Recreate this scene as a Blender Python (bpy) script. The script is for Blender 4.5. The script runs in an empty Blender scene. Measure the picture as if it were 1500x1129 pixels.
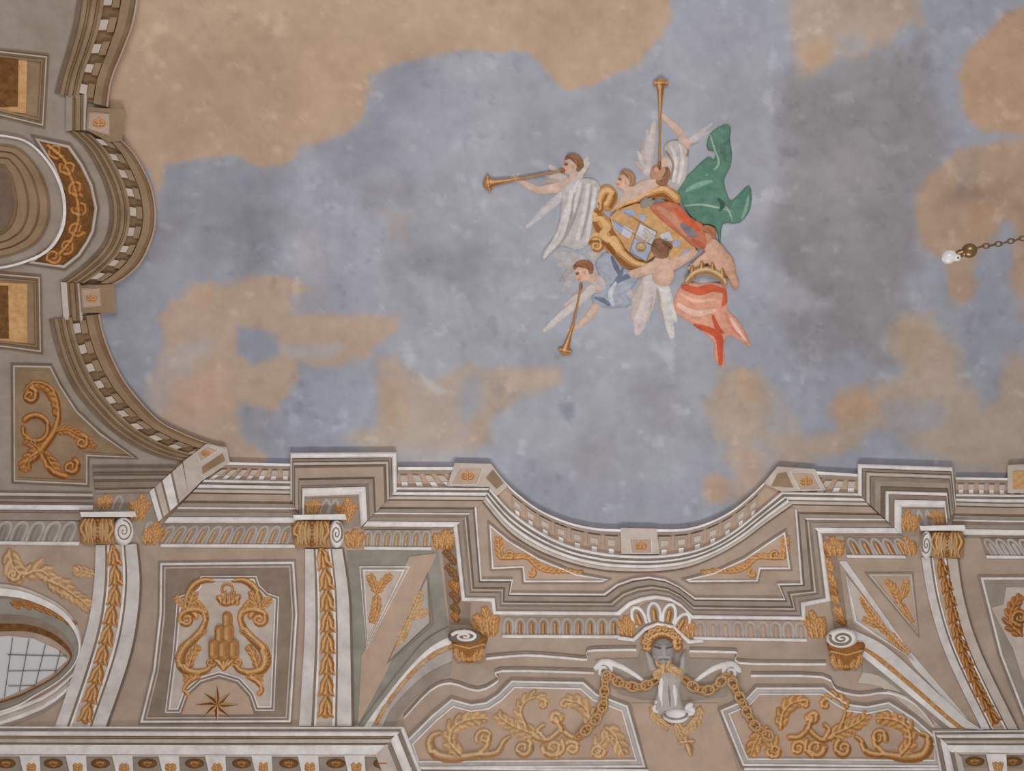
import bpy, math, random
import numpy as np
from mathutils import Vector
from mathutils.geometry import delaunay_2d_cdt
random.seed(7)
scene = bpy.context.scene
COL = scene.collection
R = math.radians

# ------------------------------------------------------------------ camera
W_, H_, F_ = 1500.0, 1129.0, 1441.0
PITCH = R(58)
CAM = np.array([0.0, 0.0, 1.6])
FWD = np.array([0, math.cos(PITCH), math.sin(PITCH)])
UPV = np.array([0, -math.sin(PITCH), math.cos(PITCH)])
RGT = np.array([1.0, 0, 0])
cd = bpy.data.cameras.new('camera')
cd.sensor_fit = 'HORIZONTAL'; cd.sensor_width = 36; cd.lens = F_ / W_ * 36
cd.clip_end = 200
cam = bpy.data.objects.new('camera', cd); COL.objects.link(cam)
cam.location = CAM; cam.rotation_euler = (PITCH + R(90), 0, 0)
scene.camera = cam

# ------------------------------------------------------------------ light
wd = bpy.data.worlds.new('world'); scene.world = wd; wd.use_nodes = True
bg = wd.node_tree.nodes['Background']
bg.inputs[0].default_value = (0.95, 1.0, 1.0, 1); bg.inputs[1].default_value = 0.26
def area(name, loc, target, size, power, col):
    l = bpy.data.lights.new(name, 'AREA'); l.shape = 'RECTANGLE'; l.size, l.size_y = size
    l.energy = power; l.color = col
    o = bpy.data.objects.new(name, l); COL.objects.link(o); o.location = loc
    d = Vector(target) - Vector(loc); o.rotation_euler = d.to_track_quat('-Z', 'Y').to_euler()
    return o
area('added_light_behind_camera', (0.8, -6.8, 3.0), (0.4, 8.0, 8.0), (8.0, 4.0), 620, (0.96, 0.99, 1.0))  # added area light aimed at the cove, standing in for unseen windows
area('added_light_by_long_wall', (0.8, 9.33, 3.0), (0.8, 0.0, 3.6), (7.0, 3.0), 520, (0.95, 0.99, 1.0))  # added to brighten the flat ceiling; the wall behind it has no openings
scene.view_settings.view_transform = 'Standard'
scene.view_settings.look = 'None'
scene.view_settings.gamma = 1
scene.view_settings.use_curve_mapping = False
scene.view_settings.exposure = 0.46

# ------------------------------------------------------------------ vault surface
HZ, Y0, X0, RC = 9.6, 5.6, -3.5, 4.0
U = 0.0065                                   # metres of relief per unit of height
def cove(s):
    s = np.maximum(s, 0); sc = np.minimum(s, 0.95 * RC)
    q = np.sqrt(RC * RC - sc * sc)
    return RC - q + (s - sc) * sc / q, np.where(s > 0, sc / q, 0)
def zs(x, y):
    a, da = cove(y - Y0); b, db = cove(X0 - x)
    return HZ - a - b, np.sqrt(1 + da * da + db * db)
def proj(px, py, h):
    """point of the vault seen at px,py, lifted h units off the plaster"""
    px = np.asarray(px, float); py = np.asarray(py, float); h = np.asarray(h, float) + 0 * px
    d = FWD + ((px - W_ / 2) / F_)[:, None] * RGT - ((py - H_ / 2) / F_)[:, None] * UPV
    lo = np.full(len(px), 3.0); hi = np.full(len(px), 18.0)
    for _ in range(34):
        t = (lo + hi) / 2; P = CAM + d * t[:, None]
        z, g = zs(P[:, 0], P[:, 1])
        inside = (z - P[:, 2]) / g > h * U
        lo = np.where(inside, t, lo); hi = np.where(inside, hi, t)
    return CAM + d * ((lo + hi) / 2)[:, None]

# ------------------------------------------------------------------ materials
def lin(c):
    c = np.asarray(c, float) / 255.0
    return np.where(c <= 0.04045, c / 12.92, ((c + 0.055) / 1.055) ** 2.4)
def plaster(name, c1, c2=None, scale=6, rough=0.9, bump=0.15, streak=1.0):
    m = bpy.data.materials.new(name); m.use_nodes = True; nt = m.node_tree
    b = nt.nodes['Principled BSDF']; b.inputs['Roughness'].default_value = rough
    b.inputs['Specular IOR Level'].default_value = 0.15
    if c2 is None: c2 = [v * 0.86 for v in c1]
    tc = nt.nodes.new('ShaderNodeNewGeometry')
    mp = nt.nodes.new('ShaderNodeMapping'); mp.inputs['Scale'].default_value = (1, streak, streak)
    nt.links.new(tc.outputs['Position'], mp.inputs[0])
    n1 = nt.nodes.new('ShaderNodeTexNoise'); n1.inputs['Scale'].default_value = scale
    n1.inputs['Detail'].default_value = 8; n1.inputs['Roughness'].default_value = 0.65
    nt.links.new(mp.outputs[0], n1.inputs['Vector'])
    cr = nt.nodes.new('ShaderNodeValToRGB')
    cr.color_ramp.elements[0].position = 0.33; cr.color_ramp.elements[1].position = 0.67
    cr.color_ramp.elements[0].color = (*lin(c2), 1); cr.color_ramp.elements[1].color = (*lin(c1), 1)
    nt.links.new(n1.outputs['Fac'], cr.inputs[0]); nt.links.new(cr.outputs[0], b.inputs['Base Color'])
    n2 = nt.nodes.new('ShaderNodeTexNoise'); n2.inputs['Scale'].default_value = 90; n2.inputs['Detail'].default_value = 4
    nt.links.new(tc.outputs['Position'], n2.inputs['Vector'])
    bp = nt.nodes.new('ShaderNodeBump'); bp.inputs['Strength'].default_value = bump; bp.inputs['Distance'].default_value = 0.01
    nt.links.new(n2.outputs['Fac'], bp.inputs['Height']); nt.links.new(bp.outputs[0], b.inputs['Normal'])
    return m
def pigment(name, mott=0.12, scale=5, bump=0.12):
    """fresco pigment: colour attribute broken up by noise"""
    m = bpy.data.materials.new(name); m.use_nodes = True; nt = m.node_tree
    b = nt.nodes['Principled BSDF']; b.inputs['Roughness'].default_value = 0.92
    b.inputs['Specular IOR Level'].default_value = 0.12
    at = nt.nodes.new('ShaderNodeAttribute'); at.attribute_name = 'pigment'
    g = nt.nodes.new('ShaderNodeNewGeometry')
    n1 = nt.nodes.new('ShaderNodeTexNoise'); n1.inputs['Scale'].default_value = scale
    n1.inputs['Detail'].default_value = 10; n1.inputs['Roughness'].default_value = 0.7
    nt.links.new(g.outputs['Position'], n1.inputs['Vector'])
    mr = nt.nodes.new('ShaderNodeMapRange'); mr.inputs['From Min'].default_value = 0.3; mr.inputs['From Max'].default_value = 0.7
    mr.inputs['To Min'].default_value = 1 - mott; mr.inputs['To Max'].default_value = 1 + mott
    nt.links.new(n1.outputs['Fac'], mr.inputs['Value'])
    vm = nt.nodes.new('ShaderNodeVectorMath'); vm.operation = 'SCALE'
    nt.links.new(at.outputs['Color'], vm.inputs[0]); nt.links.new(mr.outputs[0], vm.inputs['Scale'])
    nt.links.new(vm.outputs[0], b.inputs['Base Color'])
    n2 = nt.nodes.new('ShaderNodeTexNoise'); n2.inputs['Scale'].default_value = 70; n2.inputs['Detail'].default_value = 5
    nt.links.new(g.outputs['Position'], n2.inputs['Vector'])
    bp = nt.nodes.new('ShaderNodeBump'); bp.inputs['Strength'].default_value = bump; bp.inputs['Distance'].default_value = 0.01
    nt.links.new(n2.outputs['Fac'], bp.inputs['Height']); nt.links.new(bp.outputs[0], b.inputs['Normal'])
    return m
M = {
 'W': plaster('pale_plaster', (233, 227, 225), (204, 196, 193)),
 'L': plaster('light_taupe_plaster', (196, 183, 173), (177, 162, 151)),
 'C': plaster('chalky_plaster', (212, 204, 201), (188, 179, 175)),
 'T': plaster('taupe_plaster', (177, 157, 142), (158, 138, 123), 3),
 'S': plaster('grey_taupe_plaster', (158, 145, 134), (140, 126, 114), 4),
 'D': plaster('dark_taupe_plaster', (146, 129, 115), (127, 110, 97), 5),
 'K': plaster('umber_line_plaster', (124, 106, 91), (104, 87, 73), 5),
 'G': plaster('grey_plaster', (184, 175, 169), (158, 149, 143), 4),
 'E': plaster('green_grey_plaster', (150, 145, 135), (130, 125, 115), 4),
 'O': plaster('olive_brown_plaster', (152, 128, 103), (130, 107, 83), 4),
 'B': plaster('brown_plaster', (134, 108, 82), (112, 88, 64), 4),
 'P': plaster('peach_taupe_plaster', (186, 161, 143), (169, 144, 127), 3),
 'Y': plaster('ochre_pigment', (204, 152, 92), (165, 106, 52), 22),
 'V': plaster('deep_ochre_pigment', (176, 116, 56), (128, 76, 34), 22),
 'Z': plaster('faded_ochre_pigment', (203, 164, 118), (180, 134, 84), 18),
 'N': plaster('brown_ornament_pigment', (128, 88, 48), (92, 60, 34), 18),
 'I': plaster('iron_bar', (112, 108, 106), (92, 88, 86), 30, 0.6),
 'H': plaster('mask_grey_pigment', (150, 143, 142), (118, 110, 108), 14),
}
PIG = pigment('fresco_pigment', 0.24, 13)
GILT = pigment('ochre_modelled_pigment', 0.16, 20)
SKYM = pigment('sky_fresco', 0.07, 2.6, 0.1)

# ------------------------------------------------------------------ object helpers
def tag(o, label, cat, group=None):
    o['label'] = label; o['category'] = cat
    if group: o['group'] = group
    return o
def thing(name, label, cat, px, py, group=None):
    o = bpy.data.objects.new(name, None); COL.objects.link(o)
    o.empty_display_size = 0.1
    o.location = proj([px], [py], 0)[0]
    tag(o, label, cat, group)
    return o
def origin(o):
    v = Vector((0, 0, 0))
    while o: v += o.location; o = o.parent
    return np.array(v)
def build(name, P, faces, mat, parent=None, smooth=False, cols=None, tagv=None, kind=None):
    P = np.asarray(P, float)
    org = origin(parent) if parent else P.mean(0)
    me = bpy.data.meshes.new(name)
    me.from_pydata((P - org).tolist(), [], [list(map(int, f)) for f in faces])
    me.materials.append(M[mat] if isinstance(mat, str) else mat)
    if smooth: me.polygons.foreach_set('use_smooth', [True] * len(me.polygons))
    if cols is not None:
        a = me.color_attributes.new('pigment', 'FLOAT_COLOR', 'POINT')
        c = np.ones((len(P), 4), np.float32); c[:, :3] = cols
        a.data.foreach_set('color', c.ravel())
    me.update()
    o = bpy.data.objects.new(name, me); COL.objects.link(o)
    if parent: o.parent = parent
    else: o.location = org
    if tagv: tag(o, *tagv)
    if kind: o['kind'] = kind
    return o
def cr_spline(pts, n=8, closed=False):
    p = np.asarray(pts, float); out = []; N = len(p)
    rng = range(N if closed else N - 1)
    for i in rng:
        if closed: a, b, c, d = p[(i - 1) % N], p[i], p[(i + 1) % N], p[(i + 2) % N]
        else: a, b, c, d = p[max(i - 1, 0)], p[i], p[i + 1], p[min(i + 2, N - 1)]
        for k in range(n):
            t = k / n
            out.append(0.5 * ((2 * b) + (-a + c) * t + (2 * a - 5 * b + 4 * c - d) * t * t + (-a + 3 * b - 3 * c + d) * t ** 3))
    if not closed: out.append(p[-1])
    return np.array(out)
def densify(A, B, step=14, closed=False):
    A = np.asarray(A, float); B = np.asarray(B, float); oa, ob = [], []
    N = len(A)
    for i in range(N if closed else N - 1):
        j = (i + 1) % N
        L = max(np.hypot(*(A[j] - A[i])), np.hypot(*(B[j] - B[i])))
        n = max(1, int(math.ceil(L / step)))
        for k in range(n):
            oa.append(A[i] + (A[j] - A[i]) * k / n); ob.append(B[i] + (B[j] - B[i]) * k / n)
    if not closed: oa.append(A[-1]); ob.append(B[-1])
    return np.array(oa), np.array(ob)
def strip(name, A, B, mat, h, hb=0.0, parent=None, shape='flat', closed=False, tagv=None, smooth_path=0, kind=None):
    """one moulding running between the lines A and B; shape flat / round / hollow / slope"""
    if smooth_path: A = cr_spline(A, smooth_path, closed); B = cr_spline(B, smooth_path, closed)
    A, B = densify(A, B, 14, closed)
    h1, h2 = (h if isinstance(h, tuple) else (h, h))
    if shape == 'round':
        prof = [(0, hb)] + [(0.5 - 0.5 * math.cos(a), h1 * 0.35 + (h1 * 0.65) * math.sin(a)) for a in np.linspace(0, math.pi, 6)] + [(1, hb)]
    elif shape == 'hollow':
        prof = [(0, hb), (0, h1), (0.25, (h1 + h2) / 2 - 0.28 * abs(h1 - h2) - 0.5), (0.6, h2 - 0.2), (1, h2), (1, hb)]
    else:
        prof = [(0, hb), (0, h1), (1, h2), (1, hb)]
    n, k = len(A), len(prof)
    t = np.array([p[0] for p in prof]); hh = np.array([p[1] for p in prof])
    XY = A[:, None, :] + (B - A)[:, None, :] * t[None, :, None]
    P = proj(XY[..., 0].ravel(), XY[..., 1].ravel(), np.tile(hh, n))
    F = []
    for i in range(n if closed else n - 1):
        j = (i + 1) % n
        for q in range(k - 1):
            F.append((i * k + q, i * k + q + 1, j * k + q + 1, j * k + q))
    if not closed:
        F.append(tuple(range(k))); F.append(tuple((n - 1) * k + q for q in reversed(range(k))))
    return build(name, P, F, mat, parent, False, None, tagv, kind)
def lerp(A, B, t):
    A = np.asarray(A, float); B = np.asarray(B, float); return A + (B - A) * t
def loft(parent, A, B, bands, closed=False, smooth_path=0):
    """bands: (t0, t1, h, material, part name[, shape])"""
    for bd in bands:
        t0, t1, h, m, nm = bd[:5]; sh = bd[5] if len(bd) > 5 else 'flat'
        strip(nm, lerp(A, B, t0), lerp(A, B, t1), m, h, -0.5, parent, sh, closed, None, smooth_path)
def inset(poly, d):
    p = np.asarray(poly, float); N = len(p)
    ar = sum(p[i][0] * p[(i + 1) % N][1] - p[(i + 1) % N][0] * p[i][1] for i in range(N))
    s = 1 if ar > 0 else -1; out = []
    for i in range(N):
        a, b, c = p[i - 1], p[i], p[(i + 1) % N]
        e1 = (b - a) / (np.hypot(*(b - a)) + 1e-9); e2 = (c - b) / (np.hypot(*(c - b)) + 1e-9)
        n1 = np.array([-e1[1], e1[0]]) * s; n2 = np.array([-e2[1], e2[0]]) * s
        m = n1 + n2; q = max(0.35, 1 + n1 @ n2)
        out.append(b + m / q * d)
    return np.array(out)
def frame(parent, poly, bands):
    """bands: (d0, d1, h, material, name[, shape]) inset distances from the outline"""
    for bd in bands:
        d0, d1, h, m, nm = bd[:5]; sh = bd[5] if len(bd) > 5 else 'flat'
        strip(nm, inset(poly, d0), inset(poly, d1), m, h, -0.5, parent, sh, True)
def inside(poly, x, y):
    p = np.asarray(poly, float); r = np.zeros(x.shape, bool); N = len(p)
    for i in range(N):
        x1, y1 = p[i]; x2, y2 = p[(i + 1) % N]
        if y1 == y2: continue
        c = ((y1 > y) != (y2 > y)) & (x < (x2 - x1) * (y - y1) / (y2 - y1) + x1)
        r ^= c
    return r
def segdist(x, y, a, b):
    ax, ay = a; bx, by = b; dx, dy = bx - ax, by - ay; L = dx * dx + dy * dy + 1e-9
    t = np.clip(((x - ax) * dx + (y - ay) * dy) / L, 0, 1)
    return np.hypot(x - ax - t * dx, y - ay - t * dy), t
def sdist(poly, x, y):
    d = np.full(x.shape, 1e9); N = len(poly)
    for i in range(N): d = np.minimum(d, segdist(x, y, poly[i], poly[(i + 1) % N])[0])
    return np.where(inside(poly, x, y), d, -d)
def plate(name, poly, mat, h, hb=-0.5, parent=None, step=16, tagv=None, kind=None):
    """a panel of plaster that follows the vault"""
    p, _ = densify(poly, poly, step, True); n = len(p)
    x = np.arange(p[:, 0].min() + step / 2, p[:, 0].max(), step); y = np.arange(p[:, 1].min() + step / 2, p[:, 1].max(), step)
    if len(x) and len(y):
        X, Y = np.meshgrid(x, y); X, Y = X.ravel(), Y.ravel(); k = sdist(p, X, Y) > step * 0.35
        q = np.vstack([p, np.c_[X[k], Y[k]]])
    else: q = p
    r = delaunay_2d_cdt([Vector(v) for v in q], [], [list(range(n))], 1, 1e-4)
    v = np.array([tuple(a) for a in r[0]]); F = [tuple(f) for f in r[2]]
    m = len(v); P = proj(v[:, 0], v[:, 1], h); S = proj(p[:, 0], p[:, 1], h); S2 = proj(p[:, 0], p[:, 1], hb)
    F += [(m + i, m + (i + 1) % n, m + n + (i + 1) % n, m + n + i) for i in range(n)]
    return build(name, np.vstack([P, S, S2]), F, mat, parent, False, None, tagv, kind)

# ------------------------------------------------------------------ relief carver
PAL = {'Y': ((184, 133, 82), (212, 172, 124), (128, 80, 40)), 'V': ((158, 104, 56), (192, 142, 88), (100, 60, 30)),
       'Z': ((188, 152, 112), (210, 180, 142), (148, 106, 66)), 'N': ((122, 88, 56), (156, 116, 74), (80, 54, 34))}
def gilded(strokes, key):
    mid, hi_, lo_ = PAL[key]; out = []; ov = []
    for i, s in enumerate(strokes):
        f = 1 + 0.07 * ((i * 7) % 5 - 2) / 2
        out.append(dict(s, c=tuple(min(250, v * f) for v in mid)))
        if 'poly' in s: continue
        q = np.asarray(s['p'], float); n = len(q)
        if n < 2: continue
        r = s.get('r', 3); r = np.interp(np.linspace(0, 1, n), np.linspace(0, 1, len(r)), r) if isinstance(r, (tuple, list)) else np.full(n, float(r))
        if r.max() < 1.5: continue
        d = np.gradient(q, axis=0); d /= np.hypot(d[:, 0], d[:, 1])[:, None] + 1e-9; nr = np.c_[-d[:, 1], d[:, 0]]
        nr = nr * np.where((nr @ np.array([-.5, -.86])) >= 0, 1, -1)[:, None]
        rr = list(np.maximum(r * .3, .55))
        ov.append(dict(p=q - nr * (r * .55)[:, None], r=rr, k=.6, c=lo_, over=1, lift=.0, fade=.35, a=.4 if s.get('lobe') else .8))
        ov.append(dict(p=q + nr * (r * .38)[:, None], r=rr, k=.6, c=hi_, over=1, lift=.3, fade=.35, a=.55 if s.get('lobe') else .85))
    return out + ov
def relief(name, strokes, mat=None, h0=0.0, parent=None, step=1.5, tagv=None, flat=1.0, kind=None):
    """strokes: dict(p=points, r=radius or list, k=height factor, c=colour) or dict(poly=, e=edge, k=height, c=)
    all swept into ONE continuous raised surface"""
    gm_ = None
    for key in PAL:
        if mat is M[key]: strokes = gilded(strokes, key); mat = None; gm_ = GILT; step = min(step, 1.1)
    lo = np.array([1e9, 1e9]); hi = -lo
    for s in strokes:
        q = np.asarray(s.get('p', s.get('poly')), float); rr = np.max(s.get('r', 0)) + 3
        lo = np.minimum(lo, q.min(0) - rr); hi = np.maximum(hi, q.max(0) + rr)
    xs = np.arange(lo[0], hi[0] + step, step); ys = np.arange(lo[1], hi[1] + step, step)
    X, Y = np.meshgrid(xs, ys); Hh = np.full(X.shape, -3.0)
    usecol = mat is None; C = np.zeros(X.shape + (3,)); 
    for s in strokes:
        if 'poly' in s:
            q = np.asarray(s['poly'], float)
            if s.get('sm', 0): q = cr_spline(q, s['sm'], True)
            d = sdist(q, X, Y); e = s.get('e', 6)
            u = np.clip(d / e, 0, 1); h = np.where(d > 0, s.get('k', 3) * np.sqrt(1 - (1 - u) ** 2), np.maximum(d, -3))
            ins = d > 0
        else:
            q = np.asarray(s['p'], float); n = len(q)
            r = s.get('r', 3); r = np.linspace(r[0], r[-1], n) if (isinstance(r, (tuple, list)) and len(r) == 2) else (np.interp(np.linspace(0, 1, n), np.linspace(0, 1, len(r)), r) if isinstance(r, (tuple, list)) else np.full(n, r))
            h = np.full(X.shape, -3.0)
            x0, y0 = q.min(0) - r.max() - 3; x1, y1 = q.max(0) + r.max() + 3
            ia, ib = max(0, int((x0 - xs[0]) / step)), min(len(xs), int((x1 - xs[0]) / step) + 2)
            ja, jb = max(0, int((y0 - ys[0]) / step)), min(len(ys), int((y1 - ys[0]) / step) + 2)
            XX, YY = X[ja:jb, ia:ib], Y[ja:jb, ia:ib]; hs = h[ja:jb, ia:ib]
            for i in range(max(1, n - 1)):
                a, b = q[i], q[min(i + 1, n - 1)]
                d, t = segdist(XX, YY, a, b); rad = r[i] + (r[min(i + 1, n - 1)] - r[i]) * t
                w = np.where(d < rad, s.get('k', 0.7) * np.sqrt(np.maximum(rad * rad - d * d, 0)), np.maximum(rad - d, -3))
                hs = np.maximum(hs, w)
            h[ja:jb, ia:ib] = hs
            ins = h > 0
        h = h + np.where(ins, s.get('up', 0), 0)
        if usecol:
            top = ins & (h >= Hh) if not s.get('over') else ins
            edge = np.clip((h - np.maximum(Hh, -1)) * 0.9 + 0.35, 0, 1) if not s.get('over') else np.clip(h / max(1e-3, s.get('fade', 1.0)), 0, 1)
            a = np.where(top, edge * s.get('a', 1.0), 0)[..., None]
            first = (C.sum(-1) == 0)[..., None] & (h > -2.5)[..., None]
            C = np.where(first, lin(s['c']), C * (1 - a) + lin(s['c']) * a)
        if s.get('over'): Hh = np.where(ins, np.maximum(Hh, Hh + h * s.get('lift', 0.25)), Hh)
        else: Hh = np.maximum(Hh, h)
    ny, nx = X.shape
    pos = Hh > 0
    cell = pos[:-1, :-1] | pos[1:, :-1] | pos[:-1, 1:] | pos[1:, 1:]
    J, I = np.nonzero(cell)
    ids = np.full(X.shape, -1)
    quads = np.stack([J * nx + I, J * nx + I + 1, (J + 1) * nx + I + 1, (J + 1) * nx + I], 1)
    used = np.unique(quads); remap = np.full(ny * nx, -1); remap[used] = np.arange(len(used))
    P = proj(X.ravel()[used], Y.ravel()[used], np.where(Hh.ravel()[used] > 0, Hh.ravel()[used] * flat, np.maximum(Hh.ravel()[used], -1.2)) + h0)
    return build(name, P, remap[quads], (gm_ or PIG) if usecol else mat, parent, True, C.reshape(-1, 3)[used] if usecol else None, tagv, kind)
def curve(pts, r, k=0.7, n=6, **kw):
    return dict(p=cr_spline(pts, n), r=r, k=k, **kw)
def spiral(cx, cy, r0, a0, turns, w0, w1, r1=1.0, k=0.7, sq=1.0, **kw):
    t = np.linspace(0, 1, int(14 * abs(turns)) + 4); a = R(a0) + t * turns * 2 * math.pi; r = r0 + (r1 - r0) * t
    return dict(p=np.c_[cx + np.cos(a) * r, cy + np.sin(a) * r * sq], r=(w0, w1), k=k, **kw)
def acanthus(pts, w, k=0.7, side=(1, -1), lobes=5, spread=55, ln=2.2, taper=0.35, **kw):
    """broad leaf running along pts: overlapping lobes raking forward from the midrib"""
    q = cr_spline(pts, 6); n = len(q); out = []; seg = np.hypot(*(q[1:] - q[:-1]).T); tot = seg.sum(); cs = np.r_[0, np.cumsum(seg)] / tot
    m = max(min(lobes, 4), int(tot / (w * 1.45))); rs = np.random.RandomState(int(abs(q[0][0] * 7 + q[0][1])) % 9999)
    c_ = lambda a: np.array([math.cos(a), math.sin(a)])
    for i in range(m):
        t = (i + .3) / m; p = np.array([np.interp(t, cs, q[:, 0]), np.interp(t, cs, q[:, 1])]); p2_ = np.array([np.interp(min(1, t + .06), cs, q[:, 0]), np.interp(min(1, t + .06), cs, q[:, 1])])
        ang = math.atan2(p2_[1] - p[1], p2_[0] - p[0]) if t < .94 else ang
        L = w * ln * .82 * (.5 + .6 * math.sin(math.pi * min(1, .15 + t * .9))) * (.85 + .4 * rs.rand())
        for s in side:
            p1 = p + L * .5 * c_(ang + s * R(spread)); p2 = p1 + L * .45 * c_(ang + s * R(spread * .45)); p3 = p2 + L * .22 * c_(ang + s * R(spread * 1.4))
            out.append(dict(p=cr_spline([p, p1, p2, p3], 3), r=[w * .5, w * .62, w * .5, w * .15], k=k, lobe=1, **kw))
    return out + [dict(p=q, r=(w * .5, w * taper * .7), k=k * 1.3, **kw)]
def flame(x, y, w, h, lean=0.0, n=3):
    """tuft of acanthus standing on x,y"""
    out = []
    for u in (-1, 1, 0):
        L = h * (.72 if u else 1.0); bx = x + u * w * .26
        out += acanthus([(bx, y - 1), (bx + u * w * .06 + lean * L * .35, y - L * .5), (bx + u * w * .22 + lean * L, y - L * .92)], w * .17, .8, lobes=4, spread=42, ln=2.0)
    return out
def thick(strokes, f):
    return [dict(s, r=[v * f for v in s['r']] if isinstance(s['r'], (list, tuple)) else s['r'] * f) if 'r' in s else s for s in strokes]
def mirror(strokes, xc, skew=0.0):
    out = []
    for s in strokes:
        s = dict(s); key = 'poly' if 'poly' in s else 'p'; q = np.array(s[key], float)
        q[:, 0] = 2 * xc - q[:, 0]; q[:, 1] += skew * (q[:, 0] - xc); s[key] = q; out.append(s)
    return out
def ellipse(cx, cy, rx, ry, n=20, a0=0, a1=360):
    a = np.radians(np.linspace(a0, a1, n, endpoint=(a1 - a0) % 360 != 0)); return np.c_[cx + rx * np.cos(a), cy + ry * np.sin(a)]

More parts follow.
